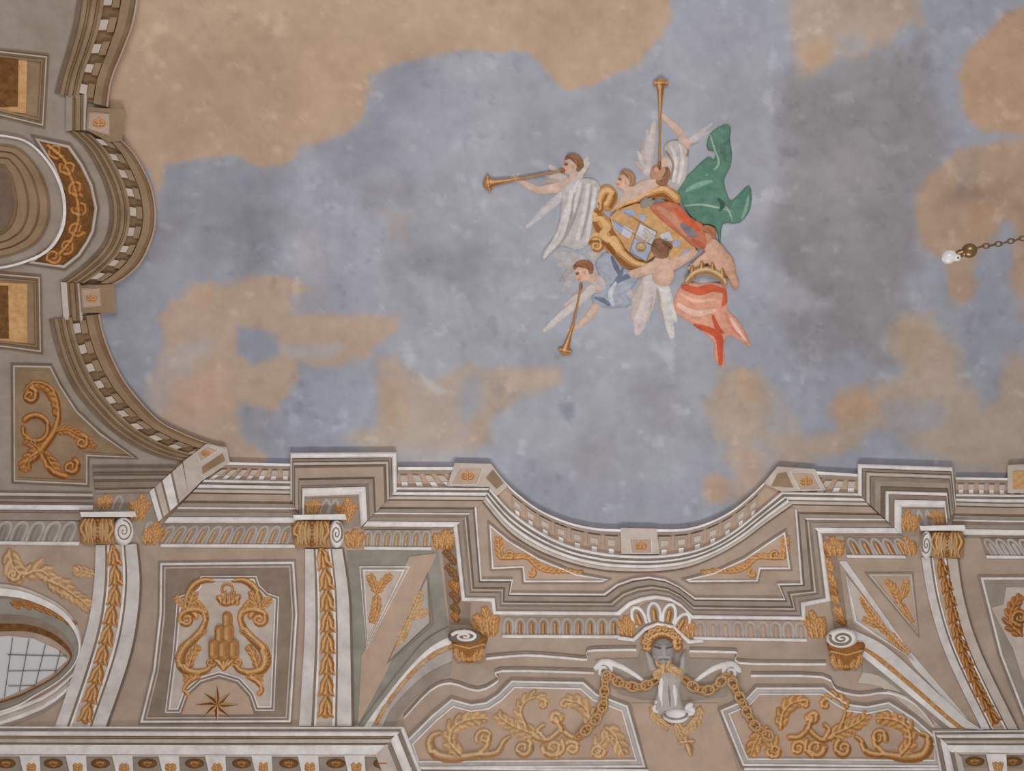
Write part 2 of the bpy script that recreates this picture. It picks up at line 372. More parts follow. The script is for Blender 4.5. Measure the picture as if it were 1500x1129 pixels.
# ------------------------------------------------------------------ sky fresco
def vnoise(x, y, sc, seed, octv=4):
    rs = np.random.RandomState(seed); out = 0; amp = 1; tot = 0
    for o in range(octv):
        g = rs.rand(128, 128); u, v = x / sc + 40, y / sc + 40
        iu, iv = np.floor(u).astype(int), np.floor(v).astype(int); fu, fv = u - iu, v - iv
        fu, fv = fu * fu * (3 - 2 * fu), fv * fv * (3 - 2 * fv); G = lambda a, b: g[a % 128, b % 128]
        out = out + amp * ((G(iu, iv) * (1 - fu) + G(iu + 1, iv) * fu) * (1 - fv) + (G(iu, iv + 1) * (1 - fu) + G(iu + 1, iv + 1) * fu) * fv)
        tot += amp; amp *= 0.55; sc /= 2.1
    return out / tot * 2 - 1
TAN, PINK, GREY, BLUE = (190, 158, 131), (197, 169, 150), (146, 142, 146), (158, 163, 180)
SKY_LAYERS = [  # outline, softness, raggedness, pigment, strength
 ([(600, 230), (1120, 150), (1120, 560), (1000, 760), (760, 720), (560, 480)], 120, 40, (166, 167, 178), .8),
 ([(700, 80), (1120, 30), (1140, 230), (940, 220), (700, 220)], 70, 30, (164, 164, 174), .6),
 ([(1135, 110), (1350, 60), (1390, 230), (1330, 420), (1330, 560), (1150, 470), (1120, 330), (1145, 200)], 26, 22, (144, 139, 142), .85),
 ([(1190, 200), (1290, 190), (1280, 300), (1230, 320)], 25, 22, (160, 154, 156), .6),
 ([(230, 230), (420, 250), (420, 330), (300, 360), (225, 300)], 40, 22, (141, 141, 152), .6),
 ([(355, 310), (400, 310), (405, 400), (355, 400)], 14, 16, (131, 131, 142), .55),
 ([(480, 205), (560, 190), (590, 250), (510, 260)], 22, 22, (136, 135, 146), .55),
 ([(510, 260), (600, 265), (610, 310), (540, 300)], 16, 16, (142, 139, 147), .5),
 ([(540, 95), (620, 85), (620, 150), (560, 175)], 18, 16, (142, 142, 153), .5),
 ([(630, 82), (735, 76), (730, 112), (650, 115)], 10, 10, (172, 170, 180), .75),
 ([(560, 370), (700, 360), (720, 470), (600, 480)], 24, 30, (150, 150, 160), .8),
 ([(590, 400), (640, 390), (690, 470), (640, 480)], 14, 22, (172, 174, 184), .5),
 ([(215, 330), (270, 320), (240, 370), (190, 400)], 14, 8, (138, 134, 140), .6),
 ([(565, 310), (610, 310), (600, 355), (575, 350)], 12, 12, (172, 156, 150), .6),
 ([(430, 340), (470, 340), (480, 400), (430, 400)], 12, 18, (170, 164, 170), .6),
 # warm clouds
 ([(-80, -200), (140, 60), (155, 160), (180, 215), (222, 245), (232, 300), (240, 240), (290, 232), (345, 228), (388, 246), (430, 232), (440, 210), (505, 200), (532, 175), (541, 110), (575, 94), (625, 80), (690, 74), (775, 78), (797, 108), (835, 134), (872, 128), (900, 104), (935, 92), (958, 66), (980, 30), (990, -200)], 6, 7, TAN, .95),
 ([(190, 80), (420, 60), (480, 130), (420, 200), (260, 190)], 60, 30, (180, 149, 126), .6),
 ([(455, 60), (560, 55), (520, 150), (440, 180)], 30, 26, (198, 162, 134), .6),
 ([(1155, 20), (1160, 80), (1175, 103), (1200, 104), (1235, 80), (1270, 84), (1300, 55), (1345, 30), (1340, -40), (1160, -40)], 12, 12, (184, 158, 138), .85),
 ([(1165, 70), (1215, 60), (1225, 90), (1185, 102)], 10, 8, (192, 154, 122), .7),
 ([(1230, 50), (1260, 45), (1275, 72), (1240, 80)], 8, 8, (168, 163, 168), .8),
 ([(1620, -40), (1470, 20), (1425, 68), (1404, 112), (1412, 165), (1442, 192), (1490, 198), (1620, 200)], 9, 7, (188, 151, 122), .95),
 ([(1620, 190), (1460, 205), (1400, 222), (1358, 258), (1340, 315), (1352, 362), (1384, 380), (1390, 430), (1405, 450), (1424, 440), (1424, 400), (1432, 368), (1462, 350), (1470, 320), (1490, 325), (1480, 400), (1500, 470), (1620, 480)], 9, 8, (181, 150, 127), .95),
 ([(1395, 235), (1430, 228), (1420, 290), (1398, 280)], 14, 10, (160, 143, 134), .7),
 ([(1425, 300), (1452, 300), (1445, 345), (1420, 340)], 10, 8, (186, 146, 112), .6),
 ([(1620, 500), (1470, 520), (1455, 590), (1440, 600), (1415, 560), (1400, 500), (1365, 458), (1325, 462), (1305, 500), (1320, 550), (1270, 565), (1230, 585), (1220, 625), (1180, 640), (1150, 600), (1120, 560), (1085, 540), (1050, 545), (1036, 590), (1045, 640), (1065, 665), (1120, 650), (1150, 690), (1240, 660), (1310, 620), (1340, 660), (1420, 690), (1500, 700), (1620, 700)], 16, 14, (181, 158, 139), .85),
 ([(1225, 575), (1275, 565), (1290, 600), (1240, 625), (1215, 610)], 14, 10, (192, 154, 124), .7),
 ([(1075, 545), (1110, 545), (1120, 590), (1085, 590)], 12, 10, (194, 160, 132), .6),
 ([(1310, 480), (1360, 465), (1380, 510), (1330, 550)], 16, 12, (170, 146, 124), .6),
 ([(1290, 600), (1370, 590), (1390, 620), (1330, 640)], 16, 14, (160, 158, 166), .8),
 ([(1120, 600), (1150, 595), (1160, 630), (1130, 640)], 12, 10, (162, 160, 168), .7),
 ([(1026, 700), (1045, 688), (1075, 705), (1060, 735), (1032, 735)], 8, 8, (190, 158, 134), .9),
 ([(1070, 660), (1130, 650), (1120, 710), (1080, 740), (1075, 700)], 12, 10, (192, 162, 140), .8),
 # cloud bank over the emblem panel
 ([(234, 470), (245, 440), (270, 432), (285, 414), (312, 414), (335, 420), (362, 405), (395, 402), (440, 408), (462, 425), (440, 455), (480, 462), (540, 462), (585, 461), (578, 492), (545, 512), (540, 560), (440, 530), (428, 580), (400, 605), (350, 590), (352, 640), (395, 665), (385, 690), (330, 690), (225, 610), (222, 560), (240, 515)], 8, 7, (189, 162, 142), .92),
 ([(205, 575), (235, 525), (270, 500), (300, 505), (275, 560), (240, 610), (225, 620)], 12, 7, (180, 167, 164), .85),
 ([(285, 500), (310, 500), (300, 520), (280, 520)], 10, 6, (178, 168, 170), .8),
 ([(275, 425), (312, 418), (318, 450), (285, 455)], 10, 7, (194, 158, 134), .7),
 ([(255, 560), (330, 530), (345, 600), (250, 615)], 16, 10, (197, 160, 137), .7),
 ([(350, 478), (372, 478), (410, 490), (410, 520), (370, 534), (348, 520)], 7, 6, (146, 150, 166), .95),
 ([(410, 500), (500, 508), (490, 525), (420, 525)], 10, 8, (172, 168, 174), .8),
 ([(425, 430), (480, 420), (480, 455), (430, 462)], 10, 8, (158, 156, 164), .9),
 ([(345, 600), (400, 600), (395, 660), (365, 645)], 9, 9, (154, 153, 162), .9),
 ([(440, 545), (550, 525), (552, 600), (525, 640), (430, 650), (410, 600)], 10, 8, (160, 164, 180), .9),
 ([(554, 525), (580, 520), (600, 548), (640, 555), (690, 530), (720, 545), (815, 540), (820, 560), (760, 585), (720, 610), (700, 660), (640, 680), (560, 665), (500, 640), (545, 620), (557, 580)], 11, 9, (180, 160, 145), .88),
 ([(555, 560), (590, 560), (600, 620), (560, 640)], 14, 9, (184, 155, 132), .7),
 ([(735, 545), (815, 540), (815, 560), (745, 570)], 10, 7, (195, 172, 155), .85),
 ([(675, 560), (700, 540), (705, 600), (680, 640), (668, 600)], 10, 8, (158, 158, 168), .8),
 ([(690, 615), (720, 605), (725, 650), (690, 655)], 10, 8, (172, 148, 130), .7),
 ([(615, 545), (640, 565), (655, 575), (640, 578), (620, 562)], 4, 4, (190, 184, 184), .7),
 ([(580, 660), (720, 670), (740, 720), (650, 690)], 20, 10, (170, 174, 190), .7),
 ([(820, 595), (842, 592), (835, 625), (825, 615)], 5, 7, (136, 138, 152), .7),
 ([(900, 540), (1000, 550), (1020, 640), (960, 640)], 25, 26, (152, 150, 158), .6),
 ([(830, 640), (900, 640), (900, 700), (850, 700)], 18, 22, (157, 152, 160), .6),
 ([(1090, 380), (1150, 400), (1200, 450), (1170, 470), (1100, 430)], 14, 22, (172, 170, 182), .7),
 ([(1150, 470), (1230, 470), (1240, 540), (1170, 540)], 18, 24, (142, 138, 144), .6),
 ([(1060, 300), (1130, 150), (1135, 320), (1115, 330)], 16, 14, (172, 169, 180), .7),
]
def sky_colour(px, py):
    c = np.tile(np.array([157, 158, 170.0]), (len(px), 1))
    wx = vnoise(px, py, 40, 3); wy = vnoise(px, py, 40, 4)
    ragg = vnoise(px, py, 26, 5, 5)
    for i, (poly, soft, rag, colr, st) in enumerate(SKY_LAYERS):
        q = np.array(poly, float); m = (px > q[:, 0].min() - 80) & (px < q[:, 0].max() + 80) & (py > q[:, 1].min() - 80) & (py < q[:, 1].max() + 80)
        d = sdist(q, px[m] + wx[m] * rag * 0.6, py[m] + wy[m] * rag * 0.6) + ragg[m] * rag
        a = np.clip(d / (2 * soft) + 0.5, 0, 1); a = (a * a * (3 - 2 * a) * st)[:, None]
        c[m] = c[m] * (1 - a) + np.array(colr) * a
    fine = vnoise(px, py, 14, 9, 4)[:, None]; big = vnoise(px, py, 90, 11, 5)[:, None]
    lum = c.mean(1, keepdims=True); c = (lum + (c - lum) * .9) * .955
    c = c + fine * 7 + big * 13
    blot = np.clip((vnoise(px, py, 20, 21, 5) - 0.30) * 4, 0, 1)[:, None] * np.clip(vnoise(px, py, 120, 22, 2) * 2 + 0.4, 0, 1)[:, None]
    c = c - blot * np.array([11, 11, 10])
    pale = np.clip((vnoise(px, py, 24, 31, 5) - 0.32) * 4, 0, 1)[:, None]
    c = c + pale * 13
    return lin(np.clip(c, 20, 250))
gx = np.unique(np.concatenate([np.linspace(-7.3, -5.4, 20), np.arange(-5.4, 5.6, 0.021), np.linspace(5.6, 10, 16)]))
gy = np.unique(np.concatenate([np.linspace(-7, 0.8, 16), np.arange(0.8, 7.4, 0.021), np.linspace(7.4, 9.4, 20)]))
GX, GY = np.meshgrid(gx, gy); GXr, GYr = GX.ravel(), GY.ravel()
GZ, _ = zs(GXr, GYr)
PV = np.c_[GXr, GYr, GZ]; rel = PV - CAM; dep = np.maximum(rel @ FWD, 0.3)
spx = np.clip(W_ / 2 + F_ * (rel @ RGT) / dep, -3000, 4000); spy = np.clip(H_ / 2 - F_ * (rel @ UPV) / dep, -3000, 4000)
nx_, ny_ = len(gx), len(gy); ii = (np.arange(ny_ - 1)[:, None] * nx_ + np.arange(nx_ - 1)[None, :]).ravel()
build('ceiling', PV, np.stack([ii, ii + nx_, ii + nx_ + 1, ii + 1], 1), SKYM, None, True, sky_colour(spx, spy), None, 'structure')
def box(name, lo, hi, mat, kind='structure'):
    x0, y0, z0 = lo; x1, y1, z1 = hi
    P = [(x, y, z) for z in (z0, z1) for y in (y0, y1) for x in (x0, x1)]
    return build(name, P, [(0, 2, 3, 1), (4, 5, 7, 6), (0, 1, 5, 4), (2, 6, 7, 3), (0, 4, 6, 2), (1, 3, 7, 5)], mat, None, False, None, None, kind)
box('floor', (-7.6, -7, -0.1), (10, 9.7, 0), 'L')
box('wall_long', (-7.6, 9.4, 0), (10, 9.6, 5.2), 'L')
box('wall_end', (-7.6, -7, 0), (-7.3, 9.4, 6.6), 'L')

# ------------------------------------------------------------------ plaster fields of the two architectural borders
EDGE_END = [(215, -90), (200, 20), (184, 69), (165, 117), (159, 157), (182, 160), (179, 205), (197, 224), (213, 251), (224, 277), (229, 307), (228, 333), (221, 357), (208, 384), (187, 405), (168, 416), (170, 458), (147, 460), (152, 485), (163, 517), (181, 553), (203, 583), (235, 616), (267, 633), (299, 646), (332, 655), (337, 677)]
EDGE_LONG = [(337, 677), (424, 680), (426, 663), (581, 662), (583, 684), (666, 684), (666, 678), (719, 679), (748, 714), (788, 745), (831, 764), (871, 773), (908, 775), (909, 773), (962, 774), (1004, 774), (1040, 764), (1076, 745), (1112, 714), (1139, 683), (1194, 687), (1196, 692), (1256, 694), (1256, 679), (1395, 684), (1402, 699), (1474, 700), (1475, 680), (1700, 672)]
plate('trim_1', EDGE_LONG + [(1700, 1220), (-190, 1220), (-190, 740), (270, 700)], 'T', 1.0, kind='structure')
plate('trim_2', EDGE_END + [(275, 735), (-190, 735), (-190, -90)], 'S', 1.3, kind='structure')

# ------------------------------------------------------------------ cornices of the long side
def row(A, B, n, fn):
    for i in range(n): fn((i + 0.5) / n)
def blocks(parent, name, A, B, n, frac, t0, t1, h, mat, sm=0):
    """n separate blocks set out between the lines A and B"""
    if sm: A = cr_spline(A, sm); B = cr_spline(B, sm)
    A = np.asarray(A, float); B = np.asarray(B, float)
    s = np.r_[0, np.cumsum(np.hypot(*(A[1:] - A[:-1]).T))]; s /= s[-1]
    at = lambda L, u: np.array([np.interp(u, s, L[:, 0]), np.interp(u, s, L[:, 1])])
    for i in range(n):
        u0, u1 = (i + 0.5 - frac / 2) / n, (i + 0.5 + frac / 2) / n
        a0, a1, b0, b1 = at(A, u0), at(A, u1), at(B, u0), at(B, u1)
        strip(name, [lerp(a0, b0, t0), lerp(a1, b1, t0)], [lerp(a0, b0, t1), lerp(a1, b1, t1)], mat, h, 0, parent)
PARA = [(0, .14, 8, 'W', 'fillet'), (.14, .26, 7, 'S', 'moulding'), (.26, 1, 3, 'P', 'frieze_band')]
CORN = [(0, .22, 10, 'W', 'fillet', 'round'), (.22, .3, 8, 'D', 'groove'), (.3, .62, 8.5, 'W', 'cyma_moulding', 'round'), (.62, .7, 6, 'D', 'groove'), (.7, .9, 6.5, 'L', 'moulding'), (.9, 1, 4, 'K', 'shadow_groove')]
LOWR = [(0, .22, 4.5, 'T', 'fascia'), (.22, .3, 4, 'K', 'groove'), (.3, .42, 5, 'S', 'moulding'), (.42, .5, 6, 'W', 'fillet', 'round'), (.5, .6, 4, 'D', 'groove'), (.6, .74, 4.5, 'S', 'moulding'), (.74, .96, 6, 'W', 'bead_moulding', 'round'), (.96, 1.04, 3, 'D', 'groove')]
def entablature(label, L0, L1, L2, L4, n, px, py):
    t = thing('cornice', label, 'cornice', px, py)
    loft(t, L0, L1, PARA); loft(t, L1, L2, CORN); loft(t, L2, L4, LOWR)
    blocks(t, 'dentil', L0, L1, n, .55, .42, .72, 5.5, 'L'); blocks(t, 'dentil_foot', L0, L1, n, .42, .74, .98, 5, 'W')
    return t
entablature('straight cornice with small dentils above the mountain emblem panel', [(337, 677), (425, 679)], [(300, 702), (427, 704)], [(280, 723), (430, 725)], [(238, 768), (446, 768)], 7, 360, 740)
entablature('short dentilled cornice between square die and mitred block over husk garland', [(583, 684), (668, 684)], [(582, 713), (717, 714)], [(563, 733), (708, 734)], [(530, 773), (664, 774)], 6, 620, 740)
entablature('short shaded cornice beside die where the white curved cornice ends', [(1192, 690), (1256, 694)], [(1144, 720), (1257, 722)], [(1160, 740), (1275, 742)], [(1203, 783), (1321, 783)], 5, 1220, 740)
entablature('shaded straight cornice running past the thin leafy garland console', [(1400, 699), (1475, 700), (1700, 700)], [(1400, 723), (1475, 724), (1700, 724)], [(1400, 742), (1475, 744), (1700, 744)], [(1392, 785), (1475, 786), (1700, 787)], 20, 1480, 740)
# mitred blocks that break forward
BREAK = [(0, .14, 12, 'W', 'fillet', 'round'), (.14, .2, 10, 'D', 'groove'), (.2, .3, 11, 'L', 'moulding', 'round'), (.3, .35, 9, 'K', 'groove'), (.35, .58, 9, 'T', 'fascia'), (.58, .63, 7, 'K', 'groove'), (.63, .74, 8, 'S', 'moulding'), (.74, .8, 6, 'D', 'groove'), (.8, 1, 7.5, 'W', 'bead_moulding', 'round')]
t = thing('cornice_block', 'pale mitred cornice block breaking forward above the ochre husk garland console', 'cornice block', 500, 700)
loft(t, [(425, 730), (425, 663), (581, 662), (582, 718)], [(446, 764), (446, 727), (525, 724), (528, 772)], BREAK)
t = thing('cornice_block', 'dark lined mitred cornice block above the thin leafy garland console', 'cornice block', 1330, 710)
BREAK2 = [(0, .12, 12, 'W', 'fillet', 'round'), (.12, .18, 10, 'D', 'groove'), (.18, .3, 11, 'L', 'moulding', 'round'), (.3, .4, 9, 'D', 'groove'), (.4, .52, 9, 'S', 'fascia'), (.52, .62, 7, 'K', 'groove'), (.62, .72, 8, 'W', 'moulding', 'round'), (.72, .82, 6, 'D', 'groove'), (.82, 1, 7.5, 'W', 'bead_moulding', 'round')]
loft(t, [(1256, 722), (1256, 679), (1395, 684), (1401, 742)], [(1321, 783), (1321, 742), (1383, 743), (1386, 768)], BREAK2)
# die at the frame edge
t = thing('pedestal_block', 'small die block on the parapet past the garland console', 'block', 1500, 700)
plate('die', [(1476, 681), (1560, 677), (1560, 722), (1476, 722)], 'L', 9, 0, t); plate('inset_panel', [(1484, 690), (1550, 688), (1550, 715), (1484, 716)], 'Z', 10, 8, t)
# curved centre bay
ARC0 = [(719, 679), (748, 714), (788, 745), (831, 764), (871, 773), (908, 775), (962, 775), (1004, 774), (1040, 764), (1076, 745), (1112, 714), (1139, 683)]
ARC1 = [(718, 714), (748, 747), (788, 776), (831, 797), (871, 807), (908, 812), (960, 813), (1004, 808), (1040, 797), (1076, 776), (1112, 747), (1144, 720)]
ARC2 = [(708, 734), (744, 776), (786, 804), (831, 822), (871, 832), (908, 836), (964, 836), (1010, 829), (1052, 812), (1088, 791), (1124, 764), (1160, 739)]
t = thing('curved_cornice', 'white semicircular dentilled cornice dipping above the bearded mask', 'cornice', 935, 800)
loft(t, ARC0, ARC1, [(0, .1, 8, 'W', 'fillet'), (.1, .22, 7, 'S', 'moulding'), (.22, 1, 3, 'P', 'frieze_band')], smooth_path=4)
loft(t, ARC1, ARC2, [(0, .22, 10, 'W', 'fillet', 'round'), (.22, .3, 8, 'D', 'groove'), (.3, .5, 9, 'W', 'cyma_moulding', 'round'), (.5, .56, 7, 'D', 'groove'), (.56, .82, 8, 'W', 'moulding', 'round'), (.82, 1, 6, 'L', 'moulding'), (1, 1.1, 4, 'K', 'shadow_groove')], smooth_path=4)
for a, b, n in ((ARC0[1:6], ARC1[1:6], 7), (ARC0[6:11], ARC1[6:11], 7)):
    blocks(t, 'dentil', a, b, n, .74, .3, .78, 6, 'T', 4); blocks(t, 'dentil_face', a, b, n, .42, .45, .68, 7, 'L', 4); blocks(t, 'dentil_foot', a, b, n, .3, .8, 1.0, 4.5, 'W', 4)
def die(label, poly, face, orn, side=None):
    cx, cy = np.mean(poly, 0)
    t = thing('pedestal_block', label, 'block', cx, cy)
    plate('die', poly, 'O' if cx < 200 else 'L', 8.5, 0, t); frame(t, inset(face, -2), [(0, 2, 9.6, 'W' if cx > 200 else 'P', 'panel_fillet', 'round')]); plate('inset_panel', face, 'P', 9.0, 8, t)
    if side: plate('return_panel', side, 'O', 9.3, 6, t)
    x, y = np.mean(face, 0); s = orn
    relief('rosette', [spiral(x - s * .5, y, s * .55, 0, 1.1, s * .2, s * .15), spiral(x + s * .5, y, s * .55, 180, -1.1, s * .2, s * .15), dict(p=[(x, y - s * .7), (x, y + s * .7)], r=s * .18)], M['Y'], 9.3, t, 0.8)
    return t
die('die block with ochre rosette where the short cornice meets the curved cornice', [(666, 678), (719, 679), (744, 712), (728, 726), (716, 713), (655, 712)], [(674, 686), (706, 686), (698, 708), (662, 708)], 9, [(722, 688), (738, 708), (727, 716), (712, 700)])
die('small square die with ochre rosette at the bottom of the curved cornice', [(909, 773), (962, 774), (966, 811), (910, 811)], [(923, 790), (953, 790), (954, 809), (926, 809)], 8)
die('sloping die with faded rosette at the shaded end of the curved cornice', [(1139, 683), (1194, 687), (1210, 718), (1145, 720), (1128, 712), (1118, 708)], [(1160, 692), (1190, 694), (1202, 716), (1172, 716)], 9, [(1139, 694), (1152, 692), (1162, 714), (1130, 712)])
# lower mouldings framing the centre bay: left upright, stepped run, arch over the mask, stepped run, right upright
CA = [(585, 735), (698, 741), (706, 848), (752, 848), (748, 868), (884, 869), (903, 855), (926, 847), (950, 844), (974, 848), (995, 858), (1018, 875), (1148, 876), (1138, 854), (1172, 854), (1164, 744), (1270, 742)]
CB = [(540, 774), (664, 774), (676, 880), (719, 881), (722, 900), (908, 901), (924, 887), (942, 880), (962, 877), (982, 880), (998, 889), (1014, 906), (1180, 908), (1180, 888), (1217, 880), (1204, 783), (1320, 783)]
t = thing('stepped_moulding', 'grooved stepped moulding framing the bay and arching over the bearded mask', 'moulding', 940, 880)
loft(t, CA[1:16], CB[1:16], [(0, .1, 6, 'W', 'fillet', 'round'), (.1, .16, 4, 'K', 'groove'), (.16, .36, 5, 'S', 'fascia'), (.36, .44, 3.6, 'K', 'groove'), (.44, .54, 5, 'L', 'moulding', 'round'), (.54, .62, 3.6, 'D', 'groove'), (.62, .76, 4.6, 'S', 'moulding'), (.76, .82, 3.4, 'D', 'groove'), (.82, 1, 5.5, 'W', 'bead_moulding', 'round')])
# spandrel panels with ochre leaf sprays
def spandrel(label, llabel, poly, leaf):
    cx, cy = np.mean(poly, 0)
    t = thing('leaf_recess', label, 'panel', cx, cy)
    frame(t, poly, [(0, 2.2, 3, 'D', 'groove'), (2.2, 5.5, 4, 'W', 'fillet', 'round')]); plate('panel_field', inset(poly, 5.5), 'P', 1.8, 0, t)
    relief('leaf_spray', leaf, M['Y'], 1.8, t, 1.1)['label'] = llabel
sl = acanthus([(733, 818), (731, 800), (730, 786)], 4.5, lobes=3) + acanthus([(734, 818), (752, 818), (772, 818), (788, 832), (805, 838), (830, 838), (853, 841)], 5, lobes=6, side=(-1,)) + [spiral(778, 840, 7, -60, .9, 3, 2), spiral(745, 812, 7, 60, -.9, 3, 2)]
spandrel('three sided sunk panel under the lit half of the curved cornice', 'ochre leaf spray under the curved cornice on the short cornice side', [(714, 762), (718, 836), (763, 834), (765, 855), (882, 855), (896, 848), (845, 838), (790, 815), (748, 790)], sl)
spandrel('three sided sunk panel under the shaded half of the curved cornice', 'ochre leaf spray under the curved cornice on the shaded block side', [(1152, 774), (1161, 836), (1116, 836), (1112, 854), (1010, 855), (998, 848), (1045, 836), (1090, 815), (1124, 792)], mirror(sl, 940.5))

# ------------------------------------------------------------------ egg friezes
def eggs(label, A, B, n, lean, px, py, back='S', gold='Z', ends=()):
    """A upper line, B lower line"""
    t = thing('egg_frieze', label, 'frieze', px, py)
    strip('frieze_band', A, B, back, 2, -0.5, t)
    A2 = lerp(A, B, 1.0); 
    strip('sill_fillet', A2, lerp(A, B, 1.2), 'W', 6, -0.5, t, 'round')
    A = np.asarray(A, float); B = np.asarray(B, float)
    for i in range(n):
        u = (i + .5) / n; a = A[0] + (A[-1] - A[0]) * u; b = B[0] + (B[-1] - B[0]) * u
        w = np.hypot(*(A[-1] - A[0])) / n; hgt = np.hypot(*(b - a)); ex = (A[-1] - A[0]) / np.hypot(*(A[-1] - A[0])); ey = (b - a) / hgt
        pt = lambda x, y: a + ex * (x * w + lean * y * hgt) + ey * y * hgt
        relief('shell_rim', [dict(p=cr_spline([pt(-.36, .98), pt(-.4, .5), pt(-.3, .2), pt(0, .06), pt(.3, .2), pt(.4, .5), pt(.36, .98)], 4), r=max(1.1, w * .1), k=.8)], M['G'], 2, t, 1.0)
        relief('egg', [dict(p=[pt(0, .36), pt(0, .9)], r=[w * .15, w * .17], k=.8)], M[gold], 2, t, 1.0)
    for e in ends:
        relief('leaf', sum([flame(*f) for f in e], []), M['Y'], 2, t, 1.1)
    return t
eggs('egg frieze beneath the cornice on the emblem panel with leaf at one end', [(244, 769), (432, 769)], [(236, 796), (432, 797)], 11, -.35, 330, 784, ends=[[(220, 797, 26, 34, .3)]])
eggs('egg frieze between scroll capital and acanthus corner above triangular panels', [(533, 776), (632, 776)], [(533, 800), (632, 801)], 7, -.1, 585, 788, ends=[[(518, 801, 26, 26, .1)], [(648, 803, 28, 28, .25)]])
eggs('upright egg frieze with ochre eggs on the garland side of the mask', [(736, 904), (908, 904)], [(736, 929), (908, 930)], 10, 0, 815, 916, gold='Y', ends=[[(716, 931, 30, 44, -.15), (700, 928, 16, 26, 0)]])
eggs('faded egg frieze running from the mask to the shaded volute corbel', [(1016, 908), (1182, 910)], [(1016, 932), (1182, 935)], 9, .06, 1100, 922, 'T', 'P', ends=[[(1198, 934, 28, 42, -.25)]])
eggs('dark leafy egg frieze leading to the thin garland console', [(1236, 787), (1322, 788)], [(1240, 812), (1326, 813)], 5, .35, 1285, 800, 'D', 'Y', ends=[[(1224, 814, 26, 28, -.2)], [(1334, 813, 22, 28, -.35)]])
eggs('shaded egg frieze past the thin garland console', [(1436, 788), (1640, 790)], [(1444, 813), (1650, 815)], 12, .3, 1480, 800, 'D', 'G')
eggs('darkened egg frieze beside the scroll capital over the window', [(-120, 762), (118, 763)], [(-120, 791), (116, 793)], 10, -.35, 60, 778, 'S', 'E')
# arched eggs over the mask
t = thing('arched_egg_frieze', 'fan of four large eggs arched over the bearded mask', 'frieze', 965, 900)
plate('frieze_band', [(912, 930), (922, 900), (945, 884), (965, 880), (985, 884), (1003, 895), (1016, 912), (1012, 935), (988, 916), (963, 911), (944, 917), (926, 933)], 'S', 2, 0, t)
for x, y, a in ((934, 901, -22), (958, 895, -6), (981, 897, 10), (1001, 910, 30)):
    ca, sa = math.cos(R(a)), math.sin(R(a)); f = lambda u, v: (x + ca * u - sa * v, y + sa * u + ca * v)
    relief('shell_rim', [dict(p=cr_spline([f(-8, 14), f(-9, 2), f(-6, -8), f(0, -12), f(6, -8), f(9, 2), f(8, 14)], 4), r=2, k=.8)], M['W'], 2, t, 1.0)
    relief('egg', [dict(p=[f(0, -1), f(0, 12)], r=[3.5, 4], k=.8)], M['Y'], 2, t, 1.0)
relief('leaf', flame(919, 932, 24, 32, -.05), M['Y'], 2, t, 1.2)
relief('leaf', flame(1009, 934, 22, 30, -.15), M['Y'], 2, t, 1.2)
strip('arch_fillet', [(905, 931), (927, 934), (944, 918), (963, 911), (988, 916), (1011, 937), (1030, 935)], [(905, 937), (929, 940), (946, 924), (963, 917), (986, 922), (1008, 943), (1030, 941)], 'W', 7, 0, t, 'round')
# upright leaf friezes at the sides of the bay
def leaf_frieze(label, pts, poly, n, mat):
    cx, cy = np.mean(poly, 0)
    t = thing('leaf_frieze', label, 'frieze', cx, cy); plate('frieze_band', poly, 'D', 2, 0, t)
    q = cr_spline(pts, 8)
    for i in range(n):
        a = q[int(i / n * (len(q) - 1))]; b = q[int((i + .95) / n * (len(q) - 1))]; d = (b - a); pr = np.array([-d[1], d[0]]) * .35
        relief('leaf', acanthus([b - pr * .6, (a + b) / 2, a + pr], 4, lobes=4, ln=1.9), M[mat if i % 3 else 'V'], 2, t, 1.2)
    return t
leaf_frieze('upright brown leaf frieze beside the pair of triangular panels', [(655, 790), (664, 840), (668, 882), (668, 912)], [(646, 780), (664, 780), (677, 882), (690, 884), (688, 914), (658, 914)], 7, 'N')
leaf_frieze('upright ochre leaf frieze beside the white framed triangular panel', [(1210, 800), (1218, 850), (1226, 885), (1236, 918)], [(1204, 784), (1222, 800), (1230, 830), (1242, 918), (1222, 920), (1216, 882)], 7, 'Y')
def leaf_block(label, poly, tufts, lobes):
    cx, cy = np.mean(poly, 0)
    t = thing('leaf_frieze', label, 'frieze', cx, cy); plate('frieze_band', poly, 'S', 2, 0, t)
    for f in tufts: relief('leaf', flame(*f), M['Y' if f[0] > 100 else 'V'], 2, t, 1.1)
    for x, y, h, l in lobes: relief('lobe', [curve([(x - 5, y), (x - 4 + l * .5, y - h * .6), (x + l, y - h), (x + 5 + l, y - h * .6), (x + 5, y)], 1.8)], M['G'], 2, t, 1.0)
leaf_block('acanthus block under the pale mitred cornice block', [(447, 730), (524, 728), (527, 770), (500, 775), (497, 754), (447, 754)], [(457, 753, 20, 22, .2), (504, 764, 26, 36, .2)], [(474, 752, 20, 4), (487, 752, 20, 4)])
leaf_block('acanthus block under the dark lined mitred cornice block', [(1321, 745), (1384, 745), (1388, 768), (1342, 770), (1342, 785), (1321, 785)], [(1332, 778, 26, 32, -.1), (1376, 768, 20, 22, -.3)], [(1350, 768, 20, -4), (1362, 768, 20, -4)])
leaf_block('leaf block under the cornice return beside the medallion border', [(140, 722), (219, 720), (232, 764), (236, 796), (208, 797), (186, 752), (140, 748)], [(152, 746, 20, 24, .2), (200, 762, 26, 40, .25)], [(170, 746, 20, 4), (214, 790, 26, 6)])

